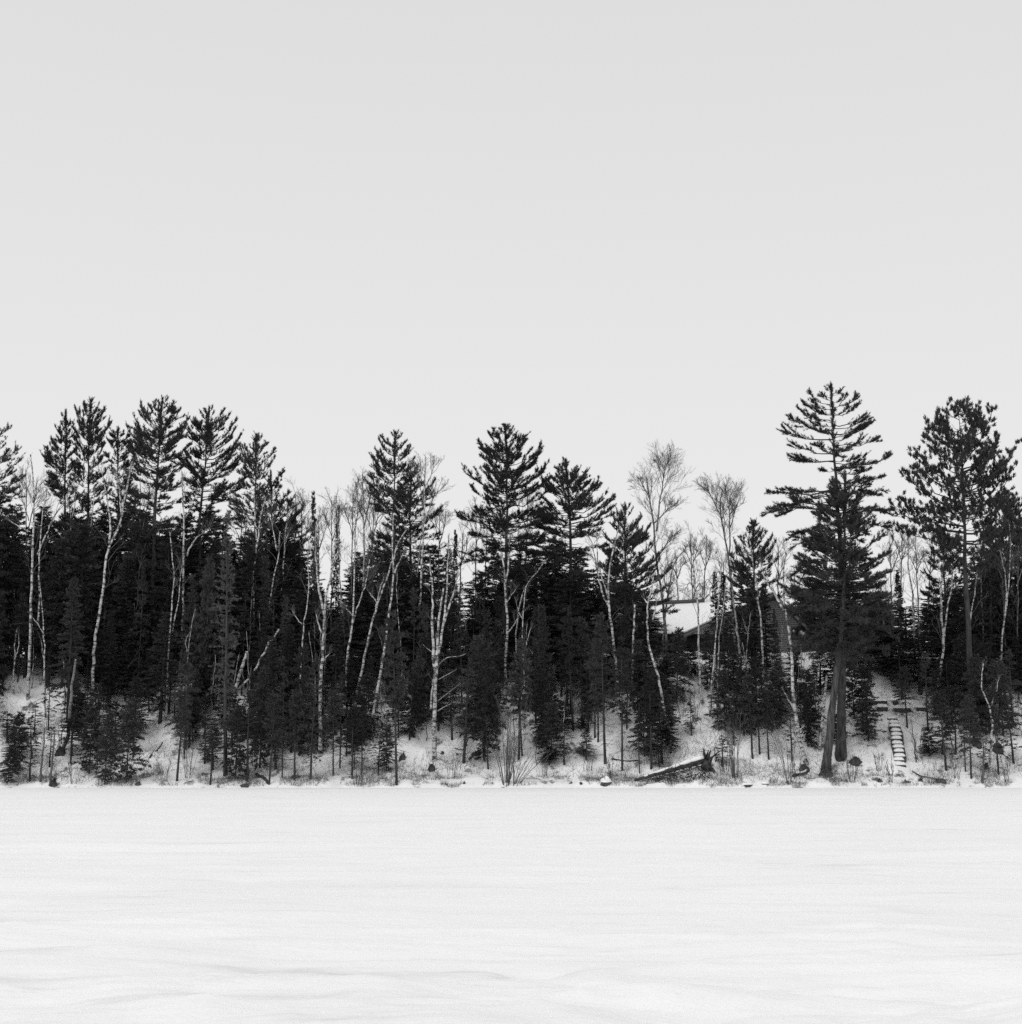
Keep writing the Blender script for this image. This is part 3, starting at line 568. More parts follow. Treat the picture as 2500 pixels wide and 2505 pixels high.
B('bent birch bowing over the snow left of the fallen log', [[(1648, 1820), (1627, 1749), (1608, 1639), (1589, 1589), (1584, 1550), (1585, 1473), (1597, 1440), (1600, 1405)], [(1586, 1475), (1576, 1465)], [(1596, 1520), (1604, 1480), (1607, 1455)]], base=(1654, 1842), w=10, n1=4, L1=1.1, taper=.35)
B('straight spotted birch in front of the snowy roof', [[(1717, 1718), (1710, 1606), (1708, 1473), (1701, 1440), (1698, 1420), (1695, 1338), (1690, 1300)]], base=(1718, 1728), w=8, n1=10, L1=2.2)
B('slim birch leaning right beside the roof, left of two', [[(1736, 1745), (1741, 1672), (1751, 1540), (1758, 1440), (1764, 1370)]], base=(1736, 1755), w=7, n1=7, L1=1.8)
B('slim grey birch leaning right beside the roof, right of two', [[(1756, 1715), (1758, 1573), (1771, 1490), (1776, 1430)]], base=(1756, 1728), w=6, mat='birch_grey', n1=6, L1=1.4)
B('grey birch leaning left over the far end of the roof', [[(1810, 1610), (1808, 1583), (1801, 1523), (1791, 1440), (1788, 1380)]], t=12, w=9, mat='birch_grey', n1=6)
B('thin forked sapling below the end of the roof', [[(1824, 1625), (1829, 1560), (1832, 1520), (1836, 1500)], [(1829, 1550), (1822, 1525), (1817, 1512)]], t=11, w=4, mat='birch_grey', n1=2, L1=.6)
B('spotted birch before the short pointed pine', [[(1867, 1640), (1866, 1606), (1861, 1523), (1852, 1440), (1844, 1388), (1831, 1315)]], t=11, w=8, n1=4, L1=1.2)
B('big bright birch with a long left limb, left of the leaning pine', [[(1968, 1860), (1953, 1805), (1945, 1740), (1940, 1689), (1935, 1573), (1925, 1520), (1916, 1473), (1915, 1440), (1917, 1381)], [(1917, 1492), (1903, 1465), (1890, 1440), (1873, 1415), (1863, 1371)], [(1951, 1772), (1946, 1752), (1940, 1729), (1924, 1705), (1916, 1689)], [(1931, 1565), (1932, 1545), (1932, 1532)]], base=(1975, 1872), w=14, n1=6, L1=1.6, taper=.3)
B('broken-topped birch stem between the big birch and the leaning pine', [[(2006, 1825), (2013, 1755), (2019, 1690), (2023, 1656)]], base=(2005, 1838), w=9, n1=0, taper=.75)
B('birch above the staircase, standing at the top of the bank', [[(2239, 1620), (2237, 1603), (2232, 1473), (2228, 1440), (2219, 1400), (2219, 1331), (2216, 1290)]], t=13.5, w=8, n1=8)
B('twin birch right of the staircase splitting in a V', [[(2292, 1720), (2295, 1666), (2308, 1589), (2300, 1500), (2298, 1440), (2304, 1390), (2310, 1340)], [(2308, 1573), (2315, 1506), (2330, 1440), (2336, 1390), (2330, 1340)]], base=(2290, 1742), w=10, n1=8, taper=.35)
B('birch crossing the red pine trunk', [[(2370, 1620), (2371, 1573), (2375, 1506), (2386, 1440), (2392, 1390)]], t=8, w=7, n1=6)
B('crooked white birch with a zigzag stem at lower right', [[(2421, 1855), (2427, 1800), (2429, 1772), (2424, 1732), (2404, 1689), (2403, 1660), (2408, 1622)], [(2426, 1727), (2434, 1695), (2441, 1662)]], base=(2421, 1872), w=8, n1=2, L1=.7, taper=.3)
B('slender birch leaning right at the right edge', [[(2446, 1620), (2448, 1589), (2454, 1523), (2467, 1440), (2471, 1331), (2468, 1280)], [(2456, 1510), (2462, 1460), (2454, 1400), (2440, 1340)]], t=10, w=7, n1=7)
B('snapped bright birch trunk leaning right with a long fallen limb', [[(572, 1730), (573, 1692), (588, 1645), (598, 1613), (603, 1593)], [(577, 1694), (590, 1680), (614, 1656), (637, 1619), (655, 1585), (687, 1540)], [(655, 1585), (656, 1570), (664, 1566)]], base=(570, 1740), w=11, n1=0, taper=.8)
B('thin pale birch pole at far left before the twin-stemmed birch', [[(110, 1689), (111, 1573), (108, 1473), (103, 1440), (101, 1421)], [(109, 1625), (103, 1590), (100, 1565)], [(109, 1555), (96, 1530), (78, 1508)]], base=(112, 1760), w=6, n1=1, L1=.5)
B('small hooked birch touching the left edge', [[(33, 1689), (32, 1622), (38, 1608), (33, 1580), (40, 1540)], [(38, 1608), (46, 1585), (48, 1555)]], base=(34, 1702), w=6, n1=1, L1=.5)
B('short straight birch stem over the left snow patch', [[(158, 1722), (159, 1672), (158, 1616)]], base=(158, 1745), w=5, n1=1, L1=.5, taper=.6)
B('broken peeling snag right of the short birch stem', [[(166, 1820), (176, 1689), (183, 1650), (189, 1613)]], base=(148, 1838), w=12, mat='aspen', n1=0, taper=.5, name='dead_snag', cat='snag')
B('curved thin sapling left of the tall grey spruce', [[(458, 1613), (465, 1550), (478, 1490)], [(459, 1600), (453, 1575), (458, 1553), (466, 1545)]], t=7, w=4, mat='birch_grey', n1=2, L1=.6)
B('very thin pale sapling right of the broken birch', [[(612, 1740), (612, 1690), (608, 1600), (604, 1545)]], t=6.5, w=3, mat='birch_grey', n1=0)
B('pale bent pole between the broken birch and tall forked birch', [[(773, 1690), (771, 1650), (763, 1600), (757, 1545)]], t=6.5, w=4, mat='birch_grey', n1=0)
B('thin white sapling stem left of the shore shrub', [[(1258, 1760), (1252, 1710), (1247, 1640)]], t=5.5, w=3.5, mat='birch', n1=0)
B('thin white sapling on the snow right of the shore shrub', [[(1377, 1815), (1378, 1770), (1381, 1725)]], base=(1377, 1825), w=3.5, mat='birch', n1=1, L1=.5)
B('thin grey sapling right of the birch before the roof', [[(1912, 1640), (1910, 1590), (1913, 1530)]], t=12, w=4, mat='birch_grey', n1=0)
# grey aspens, bare crowns against the sky
A = dict(mat='aspen', tmat='dark_twig', name='bare_aspen', cat='aspen')
B('tall bare aspen with a double rounded crown right of the shaggy pine', [[(1630, 1560), (1622, 1471), (1604, 1355), (1600, 1280), (1590, 1220), (1582, 1165)], [(1606, 1300), (1612, 1230), (1622, 1180), (1622, 1145)], [(1604, 1370), (1640, 1315)], [(1590, 1220), (1570, 1180)], [(1600, 1280), (1640, 1240)]], t=13, w=10, n1=24, L1=2.9, n2=9, n3=13, u0=.35, fork=.62, **A)
B('bare aspen with a fan-shaped crown above the roof', [[(1800, 1600), (1788, 1400), (1784, 1355), (1768, 1280), (1762, 1230), (1770, 1195)], [(1784, 1360), (1786, 1300), (1782, 1250), (1785, 1215)], [(1766, 1270), (1745, 1225), (1730, 1195)], [(1786, 1290), (1802, 1240)]], t=20, w=9, n1=22, L1=2.6, n2=9, n3=13, u0=.4, fork=.62, **A)
B('crooked bare aspen bending right over the roof ridge', [[(1622, 1560), (1628, 1480), (1640, 1430), (1646, 1375), (1675, 1345), (1690, 1320)], [(1632, 1450), (1622, 1400), (1650, 1365)]], t=13, w=7, n1=9, L1=1.6, **A)
for k, (x, y0, top, lab, t_) in enumerate([(1690, 1500, 1285, 'bushy bare aspen behind the roof, left of the fan-shaped one', 28), (1725, 1500, 1290, 'grey bare aspen behind the roof, under the fan-shaped crown', 32), (1655, 1500, 1330, 'faint bare aspen behind the left end of the roof', 34),
      (1745, 1500, 1380, 'low bare aspen just behind the middle of the roof', 26), (1700, 1500, 1390, 'low bare aspen behind the dark roof ridge', 36), (1770, 1500, 1350, 'thin bare aspen left of the short pointed pine', 38),
      (888, 1450, 1135, 'tall bare aspen left of the spiky-topped pine', 22), (862, 1450, 1185, 'wide bare aspen left of the tall forked birch crowns', 20), (912, 1450, 1190, 'bare aspen tucked behind the left boughs of the spiky pine', 24),
      (722, 1450, 1180, 'twiggy bare aspen right of the bushy left pine', 20), (738, 1450, 1230, 'low twiggy aspen at the edge of the bright gap', 24), (812, 1450, 1200, 'slim bare aspen behind the tall forked birch', 22),
      (1165, 1450, 1215, 'bare aspen under the left arms of the broad central pine', 22), (1190, 1450, 1260, 'low bare aspen under the broad central pine', 26), (1290, 1450, 1180, 'grey aspen between the two central pines', 20), (1270, 1480, 1260, 'low grey aspen between the two central pines', 24), (1075, 1450, 1215, 'wispy aspen right of the tallest bare birch', 22),
      (1905, 1520, 1310, 'wispy aspen left of the leaning pine crown', 24), (2205, 1500, 1260, 'tall thin aspen between the tallest pine and the red pine', 14), (2180, 1500, 1300, 'bare aspen right of the tallest pine', 18), (2240, 1500, 1310, 'bare aspen under the left arm of the red pine', 22), (2275, 1500, 1320, 'grey aspen left of the red pine trunk', 16), (2395, 1520, 1320, 'grey aspen right of the red pine trunk', 12), (2335, 1520, 1380, 'thin grey aspen before the red pine trunk', 12),
      (2455, 1540, 1330, 'pale twiggy aspen by the right edge', 12), (2490, 1540, 1310, 'aspen cut by the right edge', 11), (1945, 1560, 1360, 'thin aspen behind the shingled gable', 30), (2160, 1560, 1420, 'low aspen right of the leaning pine crown', 20), (590, 1450, 1230, 'bare aspen between the slim pine and twin-peaked pine', 22), (780, 1450, 1240, 'hazy low aspen around the needle-thin spruce spire', 28), (930, 1480, 1260, 'hazy aspen left of the spiky pine stem', 26), (1130, 1480, 1280, 'hazy low aspen in the bright gap right of the birch clump', 28), (1635, 1520, 1400, 'hazy low aspen at the left end of the roof ridge', 30), (1720, 1520, 1420, 'hazy low aspen behind the middle of the roof ridge', 40), (345, 1450, 1150, 'wispy aspen below the tallest left pine', 20), (70, 1450, 1130, 'wispy aspen behind the twin-stemmed birch', 18)]):
    r_ = random.Random(k); dx = r_.uniform(-8, 8); hgt = y0 - top
    st = [[(x + dx, y0), (x + dx * .4, y0 - hgt * .4), (x, y0 - hgt * .65), (x - dx * .3, top + 25)], [(x + dx * .3, y0 - hgt * .5), (x + 14, y0 - hgt * .7), (x + 18 + dx, top + 45)], [(x + dx * .2, y0 - hgt * .55), (x - 14, y0 - hgt * .72), (x - 20 + dx, top + 55)]]
    B(lab, st, t=t_, w=6, n1=14, L1=2.0, n2=7, n3=10, u0=.3, fork=.62, seed=k, group='bare aspens of the back rows', **A)
# ------------------------------------------------------------------ firs and spruces on the bank
LAND = [(-10, 'the left edge of the picture'), (84, 'the twin-stemmed left birch'), (165, 'the broken peeling snag'), (330, 'the left snow gully'), (450, 'the straight bright birch'), (550, 'the tall grey spruce'), (590, 'the snapped bright birch'), (784, 'the tall forked birch'), (910, 'the birch with a dark foot'),
        (970, 'the pole trunk at the shore'), (1062, 'the multi-stemmed birch clump'), (1235, 'the fan-shaped shore shrub'), (1515, 'the V-forked birch'), (1654, 'the bent birch'), (1718, 'the birch before the roof'), (1800, 'the shrub right of the log'), (1970, 'the big bright birch'), (2040, 'the leaning shore pine'), (2190, 'the staircase'), (2290, 'the twin V birch'), (2421, 'the zigzag birch'), (2510, 'the right edge of the picture')]
ORD = ['', 'second ', 'third ', 'fourth ', 'fifth ', 'sixth ', 'seventh ', 'eighth ', 'ninth ', 'tenth ', 'eleventh ', 'twelfth ']
_labels = {}
def fir_label(root, px, kind, hp, by, where=None):
    """note down what the tree looks like and which landmark it stands by; the wording is settled once all trees stand"""
    x0, nm = min(LAND, key=lambda a: abs(a[0] - px)); side = 'left' if px < x0 else 'right'
    size = 'tall' if hp > 260 else 'middling' if hp > 150 else 'small'
    look = {'bush': 'bushy fir', 'pole': 'bare-stemmed fir', 'spire': 'narrow spruce', 'tall': 'dark spruce', 'broad': 'shaggy conifer', 'grey': 'sparse grey spruce', 'ragged': 'ragged thin fir', 'stick': 'thin bare sapling'}[kind]
    where = where or ('low on the bank' if by > 1840 else 'mid-bank' if by > 1730 else 'high on the bank')
    _labels.setdefault((f'{size} {look} {where}', f'{side} of {nm}'), []).append((abs(px - x0), root))
def settle_labels():
    for (a, b), lst in _labels.items():
        lst.sort(key=lambda e: e[0])
        for k, (_, root) in enumerate(lst): lab = f'{a}, {ORD[min(k, 11)]}{b}'; root['label'] = lab if len(lab.split()) <= 16 else lab.replace('middling ', '').replace(' the bank', ' bank')
#  (kind, base x, base y, top y, half width px)
FIRS = [('bush', 38, 1895, 1745, 34), ('bush', 72, 1912, 1800, 30), ('bush', 20, 1915, 1830, 30), ('tall', 165, 1765, 1415, 46), ('bush', 118, 1790, 1640, 34), ('bush', 218, 1895, 1735, 38), ('bush', 256, 1920, 1745, 34), ('bush', 308, 1918, 1720, 44),
 ('tall', 245, 1720, 1540, 44), ('tall', 300, 1690, 1550, 44), ('tall', 390, 1770, 1500, 56), ('tall', 345, 1710, 1540, 44), ('pole', 433, 1912, 1600, 34), ('pole', 450, 1858, 1690, 26), ('pole', 515, 1920, 1775, 28), ('bush', 470, 1790, 1640, 40), ('bush', 500, 1870, 1740, 32),
 ('grey', 551, 1900, 1248, 44), ('bush', 575, 1905, 1730, 38), ('bush', 605, 1915, 1700, 42), ('bush', 636, 1880, 1640, 40), ('tall', 655, 1850, 1560, 46), ('pole', 690, 1902, 1610, 30), ('pole', 658, 1920, 1700, 28), ('pole', 720, 1912, 1690, 30), ('pole', 760, 1905, 1600, 34), ('bush', 735, 1850, 1590, 44), ('pole', 815, 1898, 1690, 28), ('pole', 832, 1880, 1650, 28),
 ('pole', 862, 1908, 1730, 28), ('pole', 885, 1895, 1740, 26), ('pole', 925, 1898, 1760, 24), ('bush', 945, 1890, 1775, 28), ('bush', 1002, 1815, 1650, 38), ('bush', 820, 1800, 1590, 46), ('bush', 895, 1800, 1650, 40), ('bush', 1030, 1780, 1610, 36), ('bush', 1135, 1870, 1640, 44), ('bush', 1185, 1862, 1580, 56), ('bush', 1160, 1800, 1560, 44), ('bush', 1215, 1790, 1570, 40), ('pole', 1105, 1810, 1640, 30),
 ('pole', 970, 1925, 1500, 36), ('spire', 1338, 1832, 1480, 40), ('pole', 1268, 1858, 1560, 34), ('pole', 1278, 1850, 1600, 30), ('bush', 1310, 1770, 1560, 40), ('pole', 1402, 1785, 1490, 34), ('pole', 1425, 1780, 1510, 30), ('pole', 1440, 1790, 1520, 30), ('pole', 1455, 1810, 1560, 28), ('pole', 1462, 1815, 1600, 26), ('bush', 1380, 1872, 1775, 30), ('pole', 1481, 1868, 1500, 40), ('pole', 1523, 1886, 1560, 34), ('pole', 1533, 1792, 1590, 30),
 ('pole', 1593, 1882, 1640, 34), ('bush', 1576, 1850, 1720, 36), ('pole', 1565, 1895, 1740, 24), ('bush', 1625, 1800, 1650, 40), ('pole', 1634, 1828, 1690, 24), ('bush', 1600, 1760, 1590, 40), ('bush', 1655, 1720, 1540, 40), ('bush', 1560, 1740, 1570, 40), ('bush', 1692, 1800, 1715, 22), ('bush', 1740, 1690, 1545, 34), ('bush', 1775, 1790, 1640, 40), ('bush', 1800, 1770, 1600, 42), ('bush', 1820, 1800, 1640, 38), ('bush', 1785, 1700, 1560, 36), ('pole', 1795, 1825, 1690, 24), ('pole', 1842, 1858, 1650, 30), ('pole', 1858, 1845, 1640, 28), ('bush', 1850, 1780, 1610, 40),
 ('pole', 1880, 1858, 1690, 26), ('bush', 1890, 1790, 1640, 38), ('pole', 1938, 1862, 1700, 26), ('bush', 1910, 1760, 1620, 34), ('bush', 1975, 1780, 1640, 36), ('bush', 1993, 1700, 1622, 20), ('bush', 1985, 1830, 1690, 30), ('bush', 2125, 1815, 1670, 38), ('bush', 2110, 1790, 1630, 34), ('pole', 2122, 1800, 1640, 26), ('bush', 2090, 1760, 1620, 34), ('bush', 2208, 1702, 1570, 36), ('pole', 2220, 1785, 1630, 26), ('bush', 2180, 1670, 1560, 34), ('pole', 2270, 1792, 1600, 26), ('bush', 2275, 1852, 1780, 28),
 ('pole', 2316, 1886, 1690, 36), ('bush', 2330, 1780, 1610, 44), ('bush', 2300, 1760, 1640, 36), ('pole', 2338, 1846, 1680, 28), ('pole', 2362, 1890, 1720, 26), ('pole', 2377, 1908, 1700, 30), ('bush', 2390, 1800, 1610, 46), ('pole', 2443, 1896, 1670, 32), ('bush', 2455, 1800, 1620, 44), ('bush', 2420, 1770, 1580, 40), ('bush', 2480, 1870, 1730, 36), ('bush', 2360, 1740, 1560, 40), ('bush', 2160, 1640, 1540, 30), ('pole', 2405, 1885, 1780, 22)]
for n_f, (kind, bx, by, ty, hwp) in enumerate(FIRS):
    if n_f % 3 == 1 and kind in ('bush', 'pole') and bx not in (2125, 308, 1185): kind = 'ragged'
    b = on_ground(bx, by); H = P(bx, ty, b[1])[2] - b[2]
    o = put_fir(kind, b, H, None, 'firs and spruces on the bank', hwp / F_PX * b[1] * 1.05, name='spruce_tree' if kind in ('spire', 'tall', 'grey') else 'fir_tree', cat='spruce' if kind in ('spire', 'tall', 'grey') else 'fir'); fir_label(o, bx, kind, by - ty, by)
for kind, x, ty, hwp, t_, lab in [('spire', 782, 1206, 22, 13, 'needle-thin spruce spire against the bright gap at left centre'), ('spire', 820, 1240, 18, 15, 'second thin spruce spire, right of the needle-thin one'), ('spire', 1108, 1298, 20, 14, 'lone thin spruce tip in the gap right of the birch clump'), ('spire', 1770, 1400, 28, 16, 'dark spruce rising behind the roof end'), ('spire', 2211, 1395, 26, 13, 'little spruce tip under the red pine arm'),
     ('spire', 1170, 1400, 30, 15, 'dark spruce below the left arms of the broad pine'), ('spire', 760, 1360, 30, 14, 'low spruce left of the needle-thin spire'), ('tall', 1345, 1340, 50, 14, 'dark spruce under the layered pine shelves'), ('tall', 1752, 1400, 24, 13, 'narrow dark spruce crossing the snowy roof'), ('tall', 1806, 1425, 36, 14, 'dark spruce hiding the middle of the cottage'), ('tall', 1838, 1440, 40, 12, 'dense spruce under the short pointed pine'), ('tall', 1876, 1430, 38, 13, 'dark spruce between the short pointed pine and big birch'), ('tall', 1898, 1490, 18, 12, 'slim dark spruce at the left side of the shingled gable'), ('bush', 1650, 1562, 40, 12.5, 'bushy fir below the left end of the roof'), ('bush', 1690, 1575, 34, 12, 'bushy fir under the cottage eave')]:
    Y = SHORE + t_; b = P(x, 1600, Y); b[2] = ground_z(b[0], Y); put_fir(kind, b, P(x, ty, Y)[2] - b[2], lab, 'spruce spires', hwp / F_PX * Y, name='spruce_tree', cat='spruce')
# the dark mass of conifers behind the first rows; each tree stands on its own, its top kept under the skyline of the photograph
SKY_X = [-100, 0, 100, 200, 300, 400, 500, 600, 690, 745, 770, 800, 870, 950, 1050, 1090, 1110, 1150, 1180, 1250, 1330, 1400, 1500, 1580, 1625, 1660, 1770, 1800, 1850, 1900, 2000, 2100, 2160, 2200, 2260, 2330, 2400, 2500, 2600]
SKY_Y = [1150, 1200, 1215, 1185, 1200, 1225, 1240, 1235, 1245, 1330, 1420, 1420, 1330, 1300, 1300, 1380, 1470, 1470, 1370, 1300, 1330, 1320, 1360, 1430, 1500, 1560, 1560, 1450, 1400, 1470, 1360, 1330, 1430, 1480, 1440, 1380, 1330, 1290, 1200]
rb = np.random.default_rng(77)
# thicket of young firs that darkens the bank between the open snow patches (x, y, half width, half height)
PATCH = [(50, 1740, 60, 60), (150, 1725, 90, 35), (390, 1830, 60, 90), (512, 1620, 30, 40), (1060, 1880, 110, 60), (1265, 1830, 60, 70), (1520, 1800, 60, 100), (1690, 1750, 60, 160), (1860, 1830, 60, 60), (1990, 1640, 60, 35), (2190, 1740, 75, 160), (2260, 1640, 40, 40), (2440, 1850, 60, 60)]
n_t = 0
for k in range(900):
    x = -60 + 2620 * ((k * .6180339 + .37) % 1.0); y = rb.uniform(1625, 1885)
    if any(((x - a) / c) ** 2 + ((y - b) / d) ** 2 < 1 for a, b, c, d in PATCH): continue
    if y > 1760 and rb.random() < (.30 if 540 < x < 1000 or x < 330 else .50 if x < 1560 else .72): continue
    if x > 1560 and y < 1690 and rb.random() < .55: continue
    if x > 1560 and rb.random() < .35: continue
    if 790 < x < 1000 and rb.random() < .3: continue
    hp = rb.uniform(95, 230) * (1.25 if x < 1250 and y < 1740 else .8 if y < 1780 else .6)
    if 1640 < x < 1800: hp = min(hp, max(60, y - 1556))
    if 1905 < x < 2000: hp = min(hp, max(60, y - 1600))
    kind = ['bush', 'pole', 'ragged', 'tall', 'ragged', 'stick', 'ragged', 'stick'][int(rb.integers(0, 8))]; hp *= rb.uniform(.55, 1.3); b = on_ground(x, y); H = P(x, y - hp, b[1])[2] - b[2]
    o = put_fir(kind, b, H, None, 'firs and spruces on the bank', rb.uniform(.55, 1.2) * (1.25 if kind == 'tall' else 1) , rb, name='spruce_tree' if kind == 'tall' else 'young_tree' if kind == 'stick' else 'fir_tree', cat='spruce' if kind == 'tall' else 'sapling' if kind == 'stick' else 'fir'); fir_label(o, x, kind, hp, y); n_t += 1
# the dark forest further back
for k in range(330):
    x = -90 + 2680 * ((k * .6180339) % 1.0); near = k % 3 == 0
    t_ = rb.uniform(10.5, 15) if near else rb.uniform(15, 42)
    if 1600 < x < 2020: t_ = rb.uniform(34, 48)
    if 1640 < x < 1790: continue
    Y = SHORE + t_; lim = np.interp(x, SKY_X, SKY_Y); ty = rb.uniform(lim + 10, lim + 200)
    if near: ty = max(rb.uniform(lim + 60, lim + 300), lim + 80)
    b = P(x, 1600, Y); b[2] = ground_z(b[0], Y); H = P(x, ty, Y)[2] - b[2]
    if H < 3: continue
    kind = 'tall' if rb.random() < .5 else 'broad'
    o = put_fir(kind, b, H, None, 'conifers of the dark forest behind', rb.uniform(2.0, 3.0), rb, name='forest_conifer', cat='conifer'); fir_label(o, x, kind, 400, 1600, 'in the forest behind')
settle_labels()
# ------------------------------------------------------------------ the cottage at the top of the bank
def cottage():
    yf, yr = 111.4, 115.6
    el, er = P(1585, 1552, yf), P(1850, 1552, yf); rl, rr = P(1585, 1484, yr), P(1850, 1472, yr)
    cx = (el[0] + er[0]) / 2; gz = float(ground_z(cx, yf)); org = np.array((cx, yf, gz)); L = lambda p: np.asarray(p, float) - org
    root = thing('cottage', 'lakeside cottage with a snow-covered roof and shingled gable at the top of the bank', 'house', org)
    w = Acc(); w.slab([L((el[0] + .4, yf + .5, gz - .6)), L((er[0], yf + .5, gz - .6)), L((er[0], yr + 4, gz - .6)), L((el[0] + .4, yr + 4, gz - .6))], el[2] - gz + .55)
    link('wall', w.mesh('wall', M['log_wall']), root)
    # window and door of the shaded front
    for wx in (1640, 1760):
        c = P(wx, 1582, yf + .5); f = link('window', Acc().box(L((c[0], yf + .47, c[2])), (1.1, .08, .95)).mesh('window', M['fascia']), root)
        link('pane', Acc().box(L((c[0], yf + .44, c[2])), (.94, .06, .8)).mesh('pane', M['glass']), f)
    bk = lambda p: np.array((p[0], 2 * yr - yf, p[2]))
    r = Acc(); r.slab([L(el), L(er), L(rr), L(rl)], .10); r.slab([L(rl), L(rr), L(bk(er)), L(bk(el))], .10)
    rf = link('roof', r.mesh('roof', M['shingle']), root)
    # snow blanket on the front slope, slightly uneven
    nu, nv = 40, 14; U, V = np.meshgrid(np.linspace(.004, .996, nu), np.linspace(-.015, .955, nv))
    base = (1 - V)[..., None] * ((1 - U)[..., None] * el + U[..., None] * er) + V[..., None] * ((1 - U)[..., None] * rl + U[..., None] * rr)
    top = base + np.stack((0 * U, 0 * U, .30 + .05 * fbm(U * 9, V * 4, 3, 6) - .12 * (np.maximum(0, .08 - V) / .08) ** 2), -1)
    base = base + np.array((0, 0, .102)); i, j = np.meshgrid(np.arange(nv - 1), np.arange(nu - 1), indexing='ij')
    q = np.stack((i * nu + j, i * nu + j + 1, (i + 1) * nu + j + 1, (i + 1) * nu + j), -1).reshape(-1, 4); sn = Acc(); n = nu * nv
    sk = [(k, k + 1, n + k + 1, n + k) for k in range(nu - 1)] + [((nv - 1) * nu + k + 1, (nv - 1) * nu + k, n + (nv - 1) * nu + k, n + (nv - 1) * nu + k + 1) for k in range(nu - 1)]
    sk += [((k + 1) * nu, k * nu, n + k * nu, n + (k + 1) * nu) for k in range(nv - 1)] + [(k * nu + nu - 1, (k + 1) * nu + nu - 1, n + (k + 1) * nu + nu - 1, n + k * nu + nu - 1) for k in range(nv - 1)]
    sn.add(np.concatenate((L(base).reshape(-1, 3), L(top).reshape(-1, 3))), None, np.concatenate((q + n, np.array(sk))))
    link('snow_cover', sn.mesh('snow_cover', M['snow'], False), rf)
    c = Acc(); c.slab([L(rl + (0, -.30, .12)), L(P(1722, 1479, yr) + (0, -.30, .12)), L(P(1722, 1479, yr) + (0, .2, .12)), L(rl + (0, .2, .12))], .30); link('ridge_cap', c.mesh('ridge_cap', M['shingle']), rf)
    # front gable, long slope to the left, steep slope to the right
    yg = 110.3; a, pk, d = P(1672, 1553, yg), P(1893, 1452, yg), P(1996, 1556, yg); gg = gz - .8
    lo_l, lo_r = np.array((P(1838, 1500, yg)[0], yg, gg)), np.array((d[0] - .25, yg, gg))
    zl = a[2] + (pk[2] - a[2]) * (lo_l[0] - a[0]) / (pk[0] - a[0]); zr = d[2] + (pk[2] - d[2]) * .25 / (d[0] - pk[0])
    gw = Acc(); poly = [lo_l, lo_r, np.array((lo_r[0], yg, zr)), pk, np.array((lo_l[0], yg, zl))]
    v = np.array([L(p + (0, .30, -.12)) for p in poly] + [L(p + (0, 5, -.12)) for p in poly])
    gw.add(v, [(0, 1, 2), (0, 2, 4), (2, 3, 4)], [(1, 6, 7, 2), (5, 0, 4, 9)]); gwo = link('gable_wall', gw.mesh('gable_wall', M['log_wall']), root)
    # shingle courses, each lapping the one below
    sc = Acc(); hgt = .165; z = gg + .2; rs = np.random.default_rng(4)
    while z < pk[2] - .3:
        zt = z + hgt
        def span(zz):
            xl = lo_l[0] if zz < zl else a[0] + (zz - a[2]) * (pk[0] - a[0]) / (pk[2] - a[2])
            xr = lo_r[0] if zz < zr else d[0] - (zz - d[2]) * (d[0] - pk[0]) / (pk[2] - d[2]); return xl, xr
        xl, xr = span(zt + .15); x = xl + .05 - rs.uniform(0, .15)
        while x < xr - .04:
            wd = rs.uniform(.14, .26); x0, x1 = max(x, xl + .03), min(x + wd - .014, xr - .03)
            if x1 - x0 > .04:
                yb, yt = yg + .30 - .055 - rs.uniform(0, .014), yg + .30 - .008; zb = z - rs.uniform(0, .012)
                q4 = np.array(((x0, yb, zb), (x1, yb, zb), (x1, yt, zt), (x0, yt, zt), (x0, yg + .299, zb), (x1, yg + .299, zb)))
                sc.add(L(q4), [(0, 3, 4), (1, 5, 2)], [(0, 1, 2, 3), (4, 5, 1, 0)])
            x += wd
        z = zt
    tag(link('shingle_courses', sc.mesh('shingle_courses', M['siding']), gwo), kind='stuff')
    c = P(1946, 1549, yg); wf = link('window', Acc().box(L((c[0], yg + .25, c[2])), (.62, .10, .95)).mesh('window', M['log_wall']), gwo)
    link('pane', Acc().box(L((c[0], yg + .22, c[2])), (.46, .08, .80)).mesh('pane', M['glass']), wf)
    c = P(1978, 1592, yg); link('door', Acc().box(L((c[0], yg + .24, gg + 1.75)), (1.5, .10, 1.9)).mesh('door', M['glass']), gwo)
    gr = Acc(); off = np.array((0, 5.3, 0)); bar = np.array((0, -.05, 0))
    gr.slab([L(a + bar), L(pk + bar), L(pk + off), L(a + off)], .10); gr.slab([L(pk + bar), L(d + bar), L(d + off), L(pk + off)], .10); gro = link('gable_roof', gr.mesh('gable_roof', M['shingle']), root)
    for p0, p1 in ((a, pk), (pk, d)):
        fb = Acc(); u0 = np.array((0, 0, -.26)); v = np.array([L(p + k) for k in (bar + (0, -.05, 0), bar) for p in (p0, p1, p1 + u0, p0 + u0)])
        fb.add(v, None, [(0, 3, 2, 1), (4, 5, 6, 7), (0, 1, 5, 4), (1, 2, 6, 5), (2, 3, 7, 6), (3, 0, 4, 7)]); link('rake_board', fb.mesh('rake_board', M['fascia']), gro)
        if p0 is pk: continue                       # the steep right slope has shed its snow
        s2 = Acc(); s2.slab([L(p0 + (0, .02, .102)), L(p1 + (0, .02, .102)), L(p1 + off * .98 + (0, 0, .102)), L(p0 + off * .98 + (0, 0, .102))], .14); link('snow_cover', s2.mesh('snow_cover', M['snow']), gro)
cottage()

